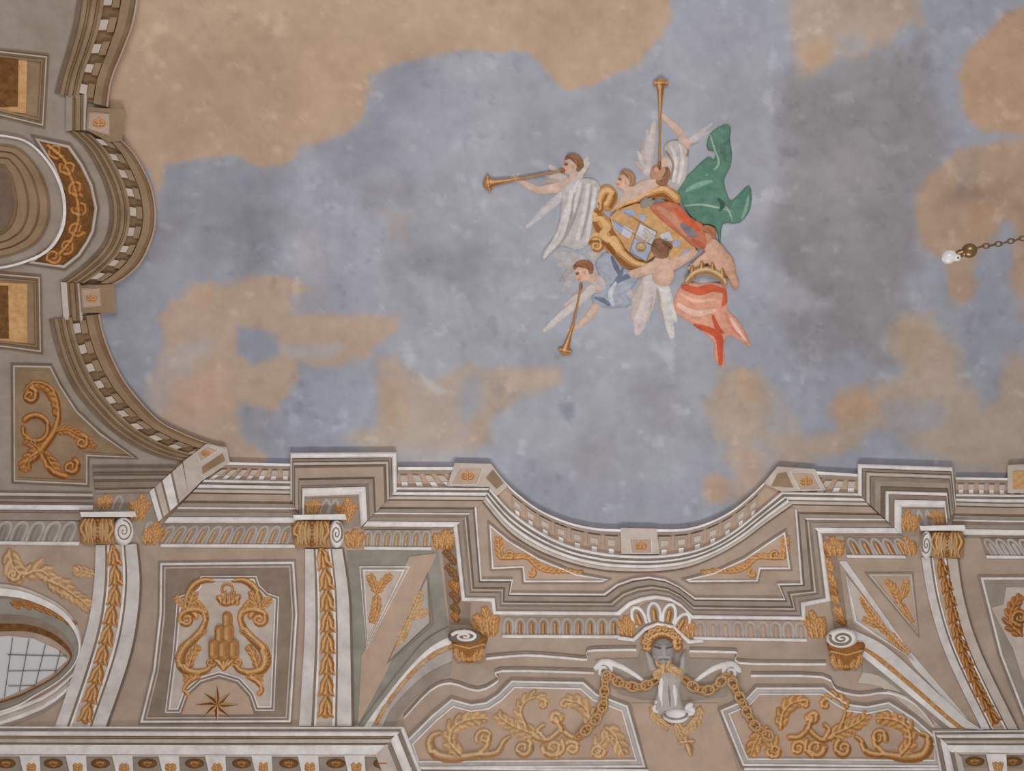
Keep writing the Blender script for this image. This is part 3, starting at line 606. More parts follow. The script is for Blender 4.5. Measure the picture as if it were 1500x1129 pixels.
# ------------------------------------------------------------------ consoles with husk garlands
def husk(parent, x, y, ang, s, mat='Y'):
    ca, sa = math.cos(ang), math.sin(ang); f = lambda u, v: (x + ca * v - sa * u, y + sa * v + ca * u)   # v along, u across
    st = [dict(p=[f(0, -s * .5), f(0, s * .35)], r=[s * .1, s * .2], k=.8)]
    for k in (-1, 1):
        st.append(dict(p=cr_spline([f(0, -s * .45), f(k * s * .17, -s * .05), f(k * s * .2, s * .25), f(k * s * .36, s * .5)], 4), r=[s * .08, s * .15, s * .12, s * .05], k=.8))
    relief('husk', st, M[mat], 4, parent, 1.0)
def console(label, Lft, Rgt, gar, nh, size, cap, mat='Y', tones=('C', 'L', 'L', 'W', 'C')):
    t = thing('scroll_console', label, 'console', *np.mean(gar, 0), 'scroll consoles with husk garlands')
    A = cr_spline(Lft, 6); B = cr_spline(Rgt, 6)
    for t0, t1, h, m, nm in ((0, .22, 5, tones[0], 'side_band'), (.22, .27, 3, 'D', 'groove'), (.27, .31, 4.5, 'W', 'fillet'), (.31, .6, 3, tones[2], 'garland_channel'), (.6, .65, 4.5, 'W', 'fillet'), (.65, .69, 3, 'D', 'groove'), (.69, .95, 5, tones[4], 'side_band'), (.95, 1.0, 4, 'K', 'edge_groove')):
        strip(nm, lerp(A, B, t0), lerp(A, B, t1), m, h, -0.5, t)
    q = cr_spline(gar, 12); s = np.r_[0, np.cumsum(np.hypot(*(q[1:] - q[:-1]).T))]
    for i in range(nh):
        u = (i + .5) / nh * s[-1]; x, y = np.interp(u, s, q[:, 0]), np.interp(u, s, q[:, 1])
        x2, y2 = np.interp(u + 3, s, q[:, 0]), np.interp(u + 3, s, q[:, 1]); x1, y1 = np.interp(u - 3, s, q[:, 0]), np.interp(u - 3, s, q[:, 1])
        husk(t, x, y, math.atan2(y2 - y1, x2 - x1), size, mat)
    # capital: leaf-wrapped roll, spiral face, abacus
    (x0, y0, x1, y1), vx, flip = cap
    cy = (y0 + y1) / 2; rr = (y1 - y0) / 2
    roll = dict(poly=[(x0, y0 + 3), (x0 + 4, y0), (x1, y0), (x1, y1), (x0 + 4, y1), (x0, y1 - 3)], e=rr, k=12)
    c = relief('capital_roll', [roll], M['Z'], 3, t, 1.2)
    cw = x1 - x0; cm = (x0 + x1) / 2
    for sd in (-1, 1):
        for k in (1, 2, 3):
            relief('capital_leaf', [curve([(cm + sd * cw * (.05 + .1 * k), y0 + 3), (cm + sd * cw * (.02 + .15 * k), cy - rr * .2), (cm + sd * cw * (.06 + .1 * k), cy + rr * .45), (cm + sd * cw * (.0 + .13 * k), y1 - 2)], [cw * .04, cw * .075, cw * .06, cw * .03], .8)], M['Y'], 3 + 10 - k, c, 0.9)
    for k in range(6): relief('capital_bead', [dict(p=[(cm, y0 + 5 + k * (2 * rr - 9) / 5), (cm + .1, y0 + 5 + k * (2 * rr - 9) / 5)], r=cw * .06, k=.9)], M['V'], 13, c, 0.9)
    v0, v1 = vx; ex = (v0 + v1) / 2; rx = (v1 - v0) / 2
    v = relief('volute', [dict(poly=ellipse(ex, cy, rx, rr + 1), e=3, k=13)], M['W'], 3, t, 1.2)
    relief('spiral_ridge', [spiral(ex, cy, rr * .8, -90, flip * 2, 1.5, 1.0, 1, .8)] if rx > rr * .8 else [dict(p=np.c_[ex + (spiral(0, 0, rr * .82, -90, flip * 2, 1, 1)['p'][:, 0]) * rx / rr, cy + spiral(0, 0, rr * .82, -90, flip * 2, 1, 1)['p'][:, 1]], r=(1.4, 1.0), k=.8)], M['D'], 15.6, v, 0.8)
    a0, a1 = min(x0, v0), max(x1, v1)
    strip('abacus', [(a0 - 1, y0 - 8), (a1 + 2, y0 - 9)], [(a0 + 1, y0 - 1), (a1 + 4, y0 - 1)], 'W', 16, -0.5, t)
    return t
console('white scroll console with husk garland beside the arched grid window', [(140, 798), (138, 852), (129, 913), (110, 977), (80, 1066)], [(203, 797), (208, 852), (203, 913), (190, 973), (158, 1066)], [(165, 799), (169, 852), (163, 900), (150, 960), (138, 1005), (124, 1058)], 9, 29, ((118, 758, 168, 797), (166, 196), 1))
console('white scroll console with husk garland between emblem panel and triangular panels', [(447, 804), (447, 870), (446, 935), (438, 1063)], [(504, 804), (514, 873), (517, 965), (519, 1063)], [(470, 803), (477, 840), (480, 900), (480, 965), (477, 1050)], 8, 31, ((430, 762, 484, 801), (482, 504), 1))
console('curving scroll console with thin leafy garland under the dark lined block', [(1350, 816), (1360, 876), (1385, 957), (1438, 1068)], [(1405, 818), (1416, 884), (1440, 957), (1494, 1068)], [(1378, 822), (1391, 873), (1405, 935), (1430, 1003), (1460, 1058)], 11, 24, ((1364, 778, 1411, 817), (1348, 1366), -1), 'V', ('C', 'L', 'P', 'W', 'L'))

# ------------------------------------------------------------------ emblem panel
t = thing('sunk_panel', 'tall sunk plaster panel holding the mountain emblem and star', 'panel', 330, 940)
PN = [(232, 822), (433, 820), (438, 900), (428, 1060), (202, 1061), (222, 980), (231, 900)]
frame(t, PN, [(0, 2, 2.5, 'D', 'groove'), (2, 6, 4, 'W', 'fillet', 'round'), (6, 8, 2.4, 'D', 'groove'), (8, 11, 3.4, 'L', 'fillet', 'round')])
plate('panel_field', inset(PN, 11), 'D', 1.6, 0, t)
SH = [(294, 843), (376, 843), (380, 856), (392, 868), (409, 874), (402, 1041), (374, 1041), (366, 1018), (348, 998), (321, 990), (294, 998), (274, 1016), (264, 1044), (241, 1044), (252, 960), (259, 874), (276, 868), (288, 857)]
frame(t, SH, [(0, 2.2, 4, 'W', 'fillet', 'round'), (2.2, 4.4, 2.6, 'D', 'groove'), (4.4, 7.5, 3.6, 'W', 'fillet', 'round')])
plate('raised_field', inset(SH, 7.5), 'L', 2.4, 0, t)
plate('star_field', [(266, 1046), (276, 1019), (296, 1001), (321, 994), (346, 1001), (364, 1021), (372, 1046)], 'P', 2.0, 0, t)
sr = [curve([(341, 851), (356, 850), (370, 858), (380, 874), (382, 888)], [2, 4, 5, 4, 3])] + acanthus([(382, 902), (376, 886), (368, 866)], 4.5, lobes=4) + acanthus([(380, 892), (390, 882), (397, 874)], 3.5, lobes=3)
sr += [spiral(380, 907, 13, 200, 1.3, 4.5, 2.5, 3), curve([(352, 908), (355, 897), (366, 893), (380, 894)], [4, 5, 4.5, 4]), curve([(352, 906), (358, 922), (370, 936), (384, 950), (390, 966), (384, 980), (368, 985), (352, 982), (344, 974)], [3.5, 5, 5.5, 6.5, 7, 6.5, 5, 4, 3])]
sr += acanthus([(378, 978), (372, 960), (362, 946)], 5, lobes=5, ln=1.6) + acanthus([(360, 986), (372, 992), (384, 993)], 4, lobes=3) + [curve([(366, 992), (378, 1000), (384, 1010), (380, 1016)], [3.5, 3.5, 3, 3.5])]
sr += acanthus([(384, 982), (392, 962), (386, 944)], 4, lobes=6, side=(1,), ln=1.6) + acanthus([(352, 924), (364, 930), (376, 940)], 3, lobes=4) + acanthus([(366, 880), (356, 894), (352, 906)], 3.5, lobes=4, ln=1.6)
sl_ = mirror(sr, 327, 0.0)
e = thing('mountain_emblem', 'ochre crowned emblem of six rounded mounds on a scrolled shell', 'emblem', 328, 940)
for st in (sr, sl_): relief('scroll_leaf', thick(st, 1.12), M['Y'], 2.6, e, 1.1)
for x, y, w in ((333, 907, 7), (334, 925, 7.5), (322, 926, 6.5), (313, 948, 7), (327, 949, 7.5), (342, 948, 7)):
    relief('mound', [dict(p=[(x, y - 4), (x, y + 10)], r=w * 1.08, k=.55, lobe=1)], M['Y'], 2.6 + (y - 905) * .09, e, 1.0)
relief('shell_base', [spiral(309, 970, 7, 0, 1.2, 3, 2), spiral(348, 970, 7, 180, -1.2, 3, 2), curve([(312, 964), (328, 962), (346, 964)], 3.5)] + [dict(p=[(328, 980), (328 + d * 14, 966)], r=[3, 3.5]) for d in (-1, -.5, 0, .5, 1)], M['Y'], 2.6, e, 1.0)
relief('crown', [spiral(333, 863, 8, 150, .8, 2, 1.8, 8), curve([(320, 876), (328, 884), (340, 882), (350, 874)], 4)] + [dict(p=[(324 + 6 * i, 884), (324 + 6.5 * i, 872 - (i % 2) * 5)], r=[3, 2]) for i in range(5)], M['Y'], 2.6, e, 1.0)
st = thing('eight_point_star', 'ochre eight pointed star on the panel below the mountain emblem', 'star', 318, 1032)
for k in range(8):
    a = R(k * 45 - 90); L = 31 if k % 2 == 0 else 27
    tip = np.array([318 + math.cos(a) * L, 1032 + math.sin(a) * L * .9])
    for s, m in ((-1, 'Z'), (1, 'N')):
        b = np.array([318 + math.cos(a + s * R(22.5)) * 9.5, 1032 + math.sin(a + s * R(22.5)) * 9.5])
        P = proj([318, b[0], tip[0], 318, b[0], tip[0]], [1032, b[1], tip[1], 1032, b[1], tip[1]], np.array([6, 2.6, 3, 1.5, 1.5, 1.5]))
        build('ray_facet', P, [(0, 1, 2), (3, 5, 4), (0, 3, 4, 1), (1, 4, 5, 2), (2, 5, 3, 0)], m, st)

# ------------------------------------------------------------------ triangular panels and ribs
def tripanel(label, llabel, poly, bands, field, leaf, mat):
    cx, cy = np.mean(poly, 0)
    t = thing('triangular_panel', label, 'panel', cx, cy)
    frame(t, poly, bands); plate('panel_field', inset(poly, bands[-1][1]), field, 1.5, 0, t, 10)
    relief('leaf_spray', leaf, M[mat], 1.6, t, 1.1)['label'] = llabel
FB = [(0, 2, 3.5, 'W', 'fillet', 'round'), (2, 4.5, 2.2, 'S', 'groove'), (4.5, 7.5, 3.6, 'W', 'fillet', 'round')]
FG = [(0, 2, 2.5, 'D', 'groove'), (2, 5, 3.6, 'E', 'fillet', 'round'), (5, 7, 2.2, 'D', 'groove')]
sp = thing('spandrel', 'grey green spandrel with peach diagonal band beside the husk garland console', 'spandrel', 580, 900)
plate('spandrel_field', [(508, 806), (642, 806), (657, 918), (640, 930), (590, 975), (526, 1062), (518, 1062), (516, 920)], 'E', 1.3, -0.5, sp)
plate('diagonal_band', [(600, 815), (640, 810), (566, 985), (524, 1062), (530, 960)], 'P', 2.4, 0, sp)
tripanel('inverted triangular panel with pale frame beside the husk garland console', 'ochre leaf spray tied in the pale framed triangular panel', [(526, 829), (601, 829), (537, 952)], FB, 'L', acanthus([(551, 868), (546, 852), (541, 842)], 4, lobes=4) + acanthus([(553, 868), (562, 852), (574, 842)], 4, lobes=4) + acanthus([(552, 872), (551, 890), (545, 912)], 4.5, lobes=4), 'Y')
tripanel('slanting triangular panel with grey frame above the curved rib', 'greenish ochre leaf spray in the grey framed triangular panel', [(627, 836), (636, 915), (566, 973)], FG, 'G', acanthus([(600, 905), (610, 885), (617, 865)], 4, lobes=5) + acanthus([(600, 905), (614, 900), (626, 896)], 3.5, lobes=4) + acanthus([(600, 906), (592, 925), (582, 945)], 4, lobes=4), 'Z')
sp = thing('spandrel', 'taupe spandrel with white diagonal band beside the thin leafy garland console', 'spandrel', 1300, 900)
plate('spandrel_field', [(1228, 817), (1350, 817), (1362, 890), (1385, 957), (1436, 1066), (1412, 1050), (1353, 997), (1296, 946), (1250, 920)], 'T', 1.3, -0.5, sp)
plate('diagonal_band', [(1229, 822), (1240, 822), (1330, 950), (1420, 1055), (1400, 1042), (1340, 978), (1290, 905)], 'C', 2.4, 0, sp)
tripanel('inverted triangular panel with taupe frame beside the thin garland console', 'faded ochre leaf spray in the taupe framed triangular panel', [(1266, 838), (1338, 838), (1347, 934)], [(0, 2, 2.5, 'D', 'groove'), (2, 6, 3.6, 'L', 'fillet', 'round')], 'P', acanthus([(1318, 884), (1310, 864), (1298, 850)], 4, lobes=4) + acanthus([(1322, 876), (1326, 862), (1328, 850)], 3.5, lobes=3) + acanthus([(1320, 884), (1328, 900), (1336, 912)], 3.5, lobes=3), 'Y')
tripanel('slanting triangular panel with white frame above the white rib', 'ochre leaf spray in the white framed triangular panel', [(1238, 840), (1250, 912), (1340, 968)], [(0, 2, 3, 'L', 'groove'), (2, 6, 4, 'W', 'fillet', 'round')], 'L', acanthus([(1296, 925), (1278, 900), (1262, 874)], 4.5, lobes=5) + acanthus([(1286, 916), (1276, 912), (1264, 906)], 3.5, lobes=3) + acanthus([(1292, 918), (1312, 938), (1332, 958)], 4, lobes=5), 'Y')
def rib(label, U_, bands, mid):
    t = thing('curved_rib', label, 'rib', *mid)
    for a, b, h, m, nm in bands: strip(nm, U_[a], U_[b], m, h, -0.5, t, 'flat', False, None, 5)
    return t
RL = [[(660, 917), (624, 938), (588, 980), (549, 1031), (525, 1064)], [(664, 930), (630, 948), (594, 984), (556, 1032), (533, 1064)], [(664, 942), (632, 956), (598, 987), (563, 1032), (544, 1064)],
      [(664, 950), (634, 964), (602, 992), (569, 1034), (553, 1064)], [(662, 968), (626, 986), (594, 1014), (572, 1040), (560, 1064)], [(660, 988), (634, 1000), (606, 1024), (588, 1044), (578, 1064)]]
t = rib('grey green curved rib with ochre leaf strip dropping from the dark volute corbel', RL, [(0, 1, 4, 'E', 'edge_band'), (1, 2, 3, 'W', 'fillet'), (2, 3, 3.5, 'P', 'leaf_channel'), (3, 4, 4.5, 'G', 'band'), (4, 5, 2.6, 'S', 'groove_band')], (600, 990))
q = cr_spline(lerp(RL[2], RL[3], .5), 10)
for i in range(9):
    a, b = q[int(i / 9 * 39)], q[int((i + .9) / 9 * 39)]
    relief('strip_leaf', acanthus([b, (a + b) / 2, a], 2.6, lobes=3, ln=1.5), M['Z' if i % 2 else 'Y'], 3.5, t, 1.0)
RR = [[(1246, 921), (1296, 946), (1353, 996), (1412, 1050), (1440, 1069)], [(1256, 942), (1290, 962), (1340, 1004), (1392, 1050), (1414, 1067)], [(1262, 950), (1286, 968), (1332, 1006), (1382, 1050), (1402, 1066)],
      [(1262, 960), (1282, 976), (1326, 1012), (1372, 1050), (1392, 1066)], [(1264, 984), (1292, 992), (1330, 1022), (1362, 1050), (1380, 1066)], [(1256, 1000), (1290, 1006), (1322, 1030), (1352, 1054), (1366, 1066)]]
t = rib('broad white curved rib with ochre edge dropping from the pale volute corbel', RR, [(0, 1, 5, 'C', 'edge_band'), (1, 2, 3.2, 'Z', 'leaf_channel'), (2, 3, 4.2, 'W', 'fillet'), (3, 4, 3.4, 'S', 'band'), (4, 5, 2.6, 'L', 'groove_band')], (1330, 990))
q = cr_spline(lerp(RR[1], RR[2], .5), 10)
for i in range(9):
    a, b = q[int(i / 9 * 39)], q[int((i + .9) / 9 * 39)]
    relief('strip_leaf', acanthus([a, (a + b) / 2, b], 2.2, lobes=3, ln=1.4), M['Y'], 3.2, t, 1.0)
def corbel(label, cx, cy, rx, ry, face, gx, gy, gw, gh, flip):
    t = thing('volute_corbel', label, 'corbel', gx, gy)
    b = relief('leaf_cup', [dict(poly=[(gx - gw, gy - gh), (gx + gw, gy - gh), (gx + gw * .9, gy - gh * .1), (gx + gw * .5, gy + gh * .6), (gx, gy + gh), (gx - gw * .5, gy + gh * .6), (gx - gw * .9, gy - gh * .1)], e=12, k=11, sm=3)], M['V'], 2, t, 1.2)
    for k in range(5):
        x = gx + (k - 2) * gw * .4
        relief('cup_leaf', acanthus([(x, gy - gh * .1), (x + (2 - k) * .6, gy + gh * .35), (gx + (x - gx) * .7, gy + gh * .8)], 3, lobes=3, ln=1.5), M['Y'], 11, b, 1.0)
    relief('cup_band', [dict(p=[(gx - gw * .9, gy - gh * .3), (gx, gy - gh * .05), (gx + gw * .9, gy - gh * .35)], r=2.6, k=.8)], M['Y'], 12, b, 1.0)
    v = relief('volute', [dict(poly=ellipse(cx, cy, rx, ry, 28), e=3, k=6)], M[face], 11, t, 1.2)
    s = spiral(0, 0, 1, 200, flip * 1.9, 1, 1, .08)['p']
    relief('spiral_ridge', [dict(p=np.c_[cx + s[:, 0] * rx * .8, cy + s[:, 1] * ry * .75], r=(2.4, 1.4), k=.7)], M['W' if face != 'W' else 'D'], 16.6, v, 0.8)
corbel('dark grey volute corbel with white spiral over ochre leaf cup', 681, 932, 24, 11, 'K', 687, 951, 24, 20, 1)
corbel('pale volute corbel over dark ochre leaf cup on the shaded side', 1233, 935, 22, 14, 'W', 1240, 961, 25, 21, -1)

# ------------------------------------------------------------------ scroll panels beside the mask
def bigpanel(label, llabel, poly, leaf, mat, px, py, outer):
    t = thing('foliage_frame', label, 'panel', px, py)
    frame(t, poly, [(-15, -12, 3, 'D', 'groove'), (-12, -8, 4.5, 'W', 'fillet', 'round'), (-8, -3, 3, 'G', 'moulding'), (-3, 0, 4.5, 'W', 'fillet', 'round')])
    plate('panel_field', poly, 'P', 1.6, 0, t)
    for ln in outer: strip('outline_moulding', ln, np.asarray(ln) + (0, 4.5), 'D', 3, 0, t, 'round', False, None, 3); strip('outline_fillet', np.asarray(ln) + (0, 4.5), np.asarray(ln) + (0, 8.5), 'W', 3.6, 0, t, 'round', False, None, 3)
    relief('foliage_scroll', leaf, M[mat], 1.8, t, 1.1)['label'] = llabel
big = [curve([(706, 1104), (668, 1110), (640, 1106), (630, 1090), (634, 1078), (644, 1074)], [5, 8, 8, 7, 5, 4])] + acanthus([(676, 1106), (660, 1088), (664, 1066), (686, 1054), (714, 1052)], 8.5, lobes=7, ln=2.0) + [spiral(710, 1080, 12, 160, 1.2, 4.5, 3, 3), curve([(700, 1106), (714, 1092), (716, 1078)], 5), curve([(704, 1106), (728, 1102), (738, 1086), (747, 1079)], [5, 5.5, 4.5, 3])]
big += acanthus([(796, 1080), (768, 1070), (742, 1058), (728, 1046)], 7.5, lobes=6) + acanthus([(770, 1062), (763, 1042), (772, 1026), (788, 1022), (800, 1034)], 7, lobes=6, side=(-1,)) + [spiral(794, 1032, 8, -90, .9, 4, 2.6), spiral(766, 1096, 13, -60, 1.3, 5.5, 3, 3), spiral(810, 1095, 14, 180, -1.2, 5.5, 3, 3), spiral(838, 1096, 11, 200, 1.2, 5, 3, 3)]
big += acanthus([(866, 1066), (862, 1044), (848, 1030), (830, 1026)], 8, lobes=6) + [spiral(828, 1032, 8, -40, -.9, 4, 2.6), curve([(780, 1078), (800, 1084), (814, 1076), (824, 1066)], 5), curve([(826, 1072), (838, 1080), (852, 1080)], 5), spiral(815, 1050, 8, 0, 1, 5.5, 4.5, 4), curve([(815, 1050), (820, 1062), (824, 1070)], 4.5)] + acanthus([(880, 1110), (878, 1094), (888, 1080), (904, 1078)], 7, lobes=5) + acanthus([(888, 1066), (902, 1080), (914, 1106)], 8, lobes=6) + [spiral(876, 1100, 11, 0, 1.2, 4.5, 3, 3), curve([(796, 1062), (788, 1070), (796, 1080)], 4), curve([(824, 1084), (826, 1098), (816, 1108)], 4)]
PL = [(606, 1090), (640, 1056), (664, 1036), (690, 1043), (716, 1039), (736, 1026), (754, 1008), (850, 1010), (868, 1026), (910, 1042), (930, 1112), (614, 1114)]
bigpanel('wide moulded panel with foliage scroll between curved rib and mask', 'ochre foliage scroll with flower and curling acanthus beside the curved rib', PL, big, 'Z', 760, 1060, [[(592, 1045), (630, 1005), (660, 994), (700, 1005), (730, 990), (735, 976), (870, 979)], [(712, 958), (770, 953), (830, 957), (860, 959), (861, 947), (905, 945), (932, 945)]])
bigr = []
for d_ in big:
    q_ = np.array(d_['p'], float); q_[:, 0] = 1096 + (918 - q_[:, 0]) * .92; bigr.append(dict(d_, p=q_))
PR = [(1368, 1092), (1332, 1060), (1300, 1040), (1270, 1046), (1240, 1042), (1220, 1030), (1203, 1018), (1113, 1018), (1098, 1034), (1070, 1046), (1096, 1110), (1368, 1112)]
bigpanel('wide moulded panel with foliage scroll between pale corbel and mask', 'deep ochre foliage scroll below the pale volute corbel', PR, bigr, 'Y', 1230, 1065, [[(1368, 1058), (1340, 1024), (1300, 1008), (1260, 1012), (1225, 1004), (1205, 985), (1100, 983)], [(1210, 966), (1160, 966), (1082, 964), (1080, 950), (1062, 948), (1010, 947)]])

# ------------------------------------------------------------------ mask cartouche
t = thing('mask_bracket', 'white bracket with spreading scroll arms carrying the bearded mask', 'bracket', 985, 1010)
plate('tapered_pier', [(925, 1030), (1050, 1030), (1088, 1150), (955, 1150)], 'P', 2.2, 0, t)
plate('back_plate', [(872, 966), (935, 964), (938, 952), (1006, 952), (1010, 964), (1083, 966), (1086, 1000), (1062, 1020), (1014, 1026), (940, 1024), (908, 1016), (880, 992)], 'S', 2.4, 0, t)
relief('scroll_arm', [spiral(885, 982, 13, 200, 1.6, 3.2, 1.8, 2), curve([(873, 978), (884, 969), (905, 974), (930, 988), (948, 1002)], [3, 4, 4, 3, 2])], M['W'], 2.4, t, 1.0)
relief('scroll_arm', [spiral(1070, 985, 13, -20, -1.6, 3.2, 1.8, 2), curve([(1083, 982), (1072, 972), (1050, 977), (1028, 990), (1012, 1004)], [3, 4, 4, 3, 2])], M['W'], 2.4, t, 1.0)
b = relief('bust', [dict(poly=[(945, 952), (956, 962), (966, 978), (992, 978), (996, 962), (1004, 955), (1003, 985), (996, 1005), (1000, 1030), (1012, 1046), (1000, 1050), (980, 1046), (958, 1044), (960, 1020), (966, 1000), (950, 980)], e=10, k=9, sm=3)], M['G'], 2.4, t, 1.1)
for x0, x1, m in ((966, 976, 'W'), (978, 984, 'H'), (986, 993, 'W')): relief('drapery_fold', [curve([(970 + (x0 - 966) * .7, 990), (x0 + 2, 1012), (x0 + 4, 1036)], [2.5, 4, 3.4])], M[m], 9, b, 1.0)
for s in (spiral(962, 1036, 8, -90, 1.2, 3, 2), spiral(1012, 1040, 8, -90, -1.2, 3, 2)): relief('side_volute', [s], M['W'], 8, t, 1.0)
s = relief('shell', [dict(poly=ellipse(990, 1048, 19, 11), e=6, k=7)], M['W'], 7, t, 1.0)
relief('shell_lip', [dict(p=ellipse(990, 1045, 16, 8, 14, 10, 170), r=2, k=.8)], M['H'], 13, s, 0.9)
relief('leaf_pendant', acanthus([(955, 1034), (962, 1052), (980, 1066)], 4.5, lobes=4) + acanthus([(1026, 1036), (1020, 1056), (1004, 1070)], 4.5, lobes=4) + acanthus([(990, 1058), (996, 1070), (1002, 1082)], 5, lobes=4) + [dict(p=[(1002, 1082), (1006, 1086), (1010, 1096), (1012, 1106)], r=[6, 4, 6, 2.5]), dict(p=[(996, 1088), (1016, 1086)], r=3)], M['Z'], 3, t, 1.1)
relief('collar_leaf', acanthus([(975, 974), (968, 984), (958, 990)], 4, lobes=3) + acanthus([(978, 974), (990, 984), (998, 988)], 4, lobes=3), M['Z'], 11, t, 1.0)
m = thing('grotesque_mask', 'grey bearded mask with ochre curled hair at the bay centre', 'mask', 971, 955)
relief('face', [dict(poly=ellipse(971, 954, 17, 20, 28), e=14, k=12, c=(150, 143, 142)), dict(p=[(972, 946), (973, 957)], r=[2, 3.2], k=.9, c=(166, 158, 156), over=1, lift=.8),
    dict(p=[(959, 947), (967, 949)], r=1.8, k=.7, c=(92, 84, 82), over=1, lift=.1), dict(p=[(977, 949), (985, 947)], r=1.8, k=.7, c=(92, 84, 82), over=1, lift=.1), dict(p=[(957, 943), (968, 945)], r=1.5, k=.8, c=(140, 132, 130), over=1, lift=1), dict(p=[(976, 945), (987, 943)], r=1.5, k=.8, c=(140, 132, 130), over=1, lift=1),
    dict(p=[(963, 963), (972, 961), (981, 963)], r=1.6, k=.8, c=(172, 165, 162), over=1, lift=.9), dict(p=[(965, 966), (979, 966)], r=1.2, k=.7, c=(84, 74, 72), over=1, lift=.1), dict(p=[(972, 969), (972, 973)], r=3, k=.8, c=(160, 152, 150), over=1, lift=.5)], None, 5, m, 0.8)
hs = []
for k in range(9):
    a = R(170 + k * 25); hs.append(spiral(970 + math.cos(a) * 22, 944 + math.sin(a) * 17, 6, k * 40, 1, 3, 2.4, 2))
relief('hair', hs + [curve([(951, 946), (955, 935), (970, 929), (987, 935), (991, 946)], 6)] + [spiral(970 + math.cos(R(195 + k * 21)) * 26, 946 + math.sin(R(195 + k * 21)) * 24, 4.5, k * 60, 1, 2.6, 2, 1.5) for k in range(8)], M['Y'], 6, m, 1.0)
relief('beard', [curve([(962, 968), (966, 976), (972, 980)], 3), curve([(981, 968), (978, 976), (972, 980)], 3), curve([(972, 974), (972, 984)], 4)], M['Z'], 11, m, 1.0)
def chain(label, pts, n, r):
    t = thing('festoon_chain', label, 'chain', *np.mean(pts, 0), 'ochre chains looped from the mask bracket')
    q = cr_spline(pts, 12); s = np.r_[0, np.cumsum(np.hypot(*(q[1:] - q[:-1]).T))]
    for i in range(n):
        u = (i + .5) / n * s[-1]; x, y = np.interp(u, s, q[:, 0]), np.interp(u, s, q[:, 1]); dx, dy = np.interp(u + 2, s, q[:, 0]) - x, np.interp(u + 2, s, q[:, 1]) - y
        a = math.atan2(dy, dx); e = ellipse(0, 0, r * 1.15, r * (.85 if i % 2 else .55), 14); e = np.vstack([e, e[:1]])
        relief('chain_link', [dict(p=np.c_[x + e[:, 0] * math.cos(a) - e[:, 1] * math.sin(a), y + e[:, 0] * math.sin(a) + e[:, 1] * math.cos(a)], r=1.9, k=.9)], M['Z' if i % 2 else 'Y'], 6, t, 0.9)
chain('ochre chain looped from the mask to the scroll panel by the curved rib', [(962, 996), (946, 1004), (930, 1006), (908, 1000), (890, 989), (886, 1010), (884, 1031), (877, 1047), (864, 1064), (846, 1080)], 17, 7.5)
chain('ochre chain looped from the mask to the panel below the pale corbel', [(1002, 994), (1020, 1008), (1042, 1010), (1066, 992), (1078, 1010), (1089, 1031), (1100, 1054), (1112, 1068), (1130, 1080)], 16, 7.5)

# ------------------------------------------------------------------ bottom cornices with modillions
def low_cornice(label, A, B, ov, md, px, py):
    t = thing('modillion_cornice', label, 'cornice', px, py)
    loft(t, A, B, [(0, .06, 9, 'W', 'fillet', 'round'), (.06, .1, 7, 'D', 'groove'), (.1, .24, 8, 'W', 'cyma_moulding', 'round'), (.24, .28, 6, 'O', 'groove'), (.28, .4, 7, 'L', 'moulding', 'round'), (.4, .44, 5, 'D', 'groove'), (.44, .66, 7, 'W', 'corona', 'flat'), (.66, .72, 5, 'L', 'fillet'), (.72, 1.1, 2, 'S', 'soffit_band')])
    for x, y in ov:
        p = relief('patera', [dict(poly=ellipse(x, y, 14, 7, 20), e=5, k=4)], M['N'], 2, t, 1.1); relief('patera_rosette', [dict(p=[(x - 5, y), (x + 5, y)], r=3.2, k=.6), spiral(x, y, 5, 0, 1, 1.6, 1.2, 2)], M['V'], 5.2, p, 0.9)
    for x, y in md:
        strip('modillion', [(x - 16, y - 18), (x + 14, y - 18)], [(x - 8, y + 16), (x + 16, y + 16)], 'W', 7, 0, t)
        relief('modillion_leaf', acanthus([(x + 2, y + 14), (x + 2, y + 4), (x + 2, y - 4)], 4.5, lobes=4), M['Y'], 7, t, 1.1)
low_cornice('long white cornice with ochre oval paterae below the emblem panel', [(-150, 1063), (300, 1064), (592, 1064)], [(-150, 1125), (300, 1126), (540, 1126)], [(9 + 69 * i, 1118) for i in range(-1, 9)], [(44 + 68 * i, 1124) for i in range(-1, 8)], 330, 1095)
t = thing('cornice_return', 'mitred end of the white cornice beside the foliage panel', 'cornice', 595, 1100)
loft(t, [(592, 1064), (626, 1150)], [(545, 1110), (566, 1160)], [(0, .12, 9, 'W', 'fillet', 'round'), (.12, .2, 7, 'D', 'groove'), (.2, .45, 8, 'W', 'cyma_moulding', 'round'), (.45, .55, 6, 'D', 'groove'), (.55, .9, 7, 'L', 'corona')])
low_cornice('shaded cornice end with ochre paterae below the thin garland console', [(1365, 1070), (1480, 1069), (1700, 1068)], [(1408, 1118), (1480, 1120), (1700, 1120)], [(1428, 1115), (1484, 1115)], [(1460, 1122)], 1440, 1090)
t = thing('cornice_return', 'mitred end of the shaded cornice beside the deep ochre foliage', 'cornice', 1385, 1110)
loft(t, [(1365, 1070), (1380, 1150)], [(1408, 1108), (1420, 1160)], [(0, .12, 9, 'W', 'fillet', 'round'), (.12, .25, 7, 'D', 'groove'), (.25, .6, 8, 'W', 'cyma_moulding', 'round'), (.6, .75, 6, 'D', 'groove'), (.75, 1, 7, 'L', 'corona')])
t = thing('moulded_sill', 'plain white sill moulding under both foliage panels', 'moulding', 980, 1125)
for a, b in (((600, 1122), (950, 1126)), ((1090, 1124), (1380, 1124))): loft(t, [a, b], [(a[0], a[1] + 16), (b[0], b[1] + 16)], [(0, .3, 5, 'W', 'fillet', 'round'), (.3, .5, 3.5, 'D', 'groove'), (.5, 1, 5, 'L', 'moulding')])
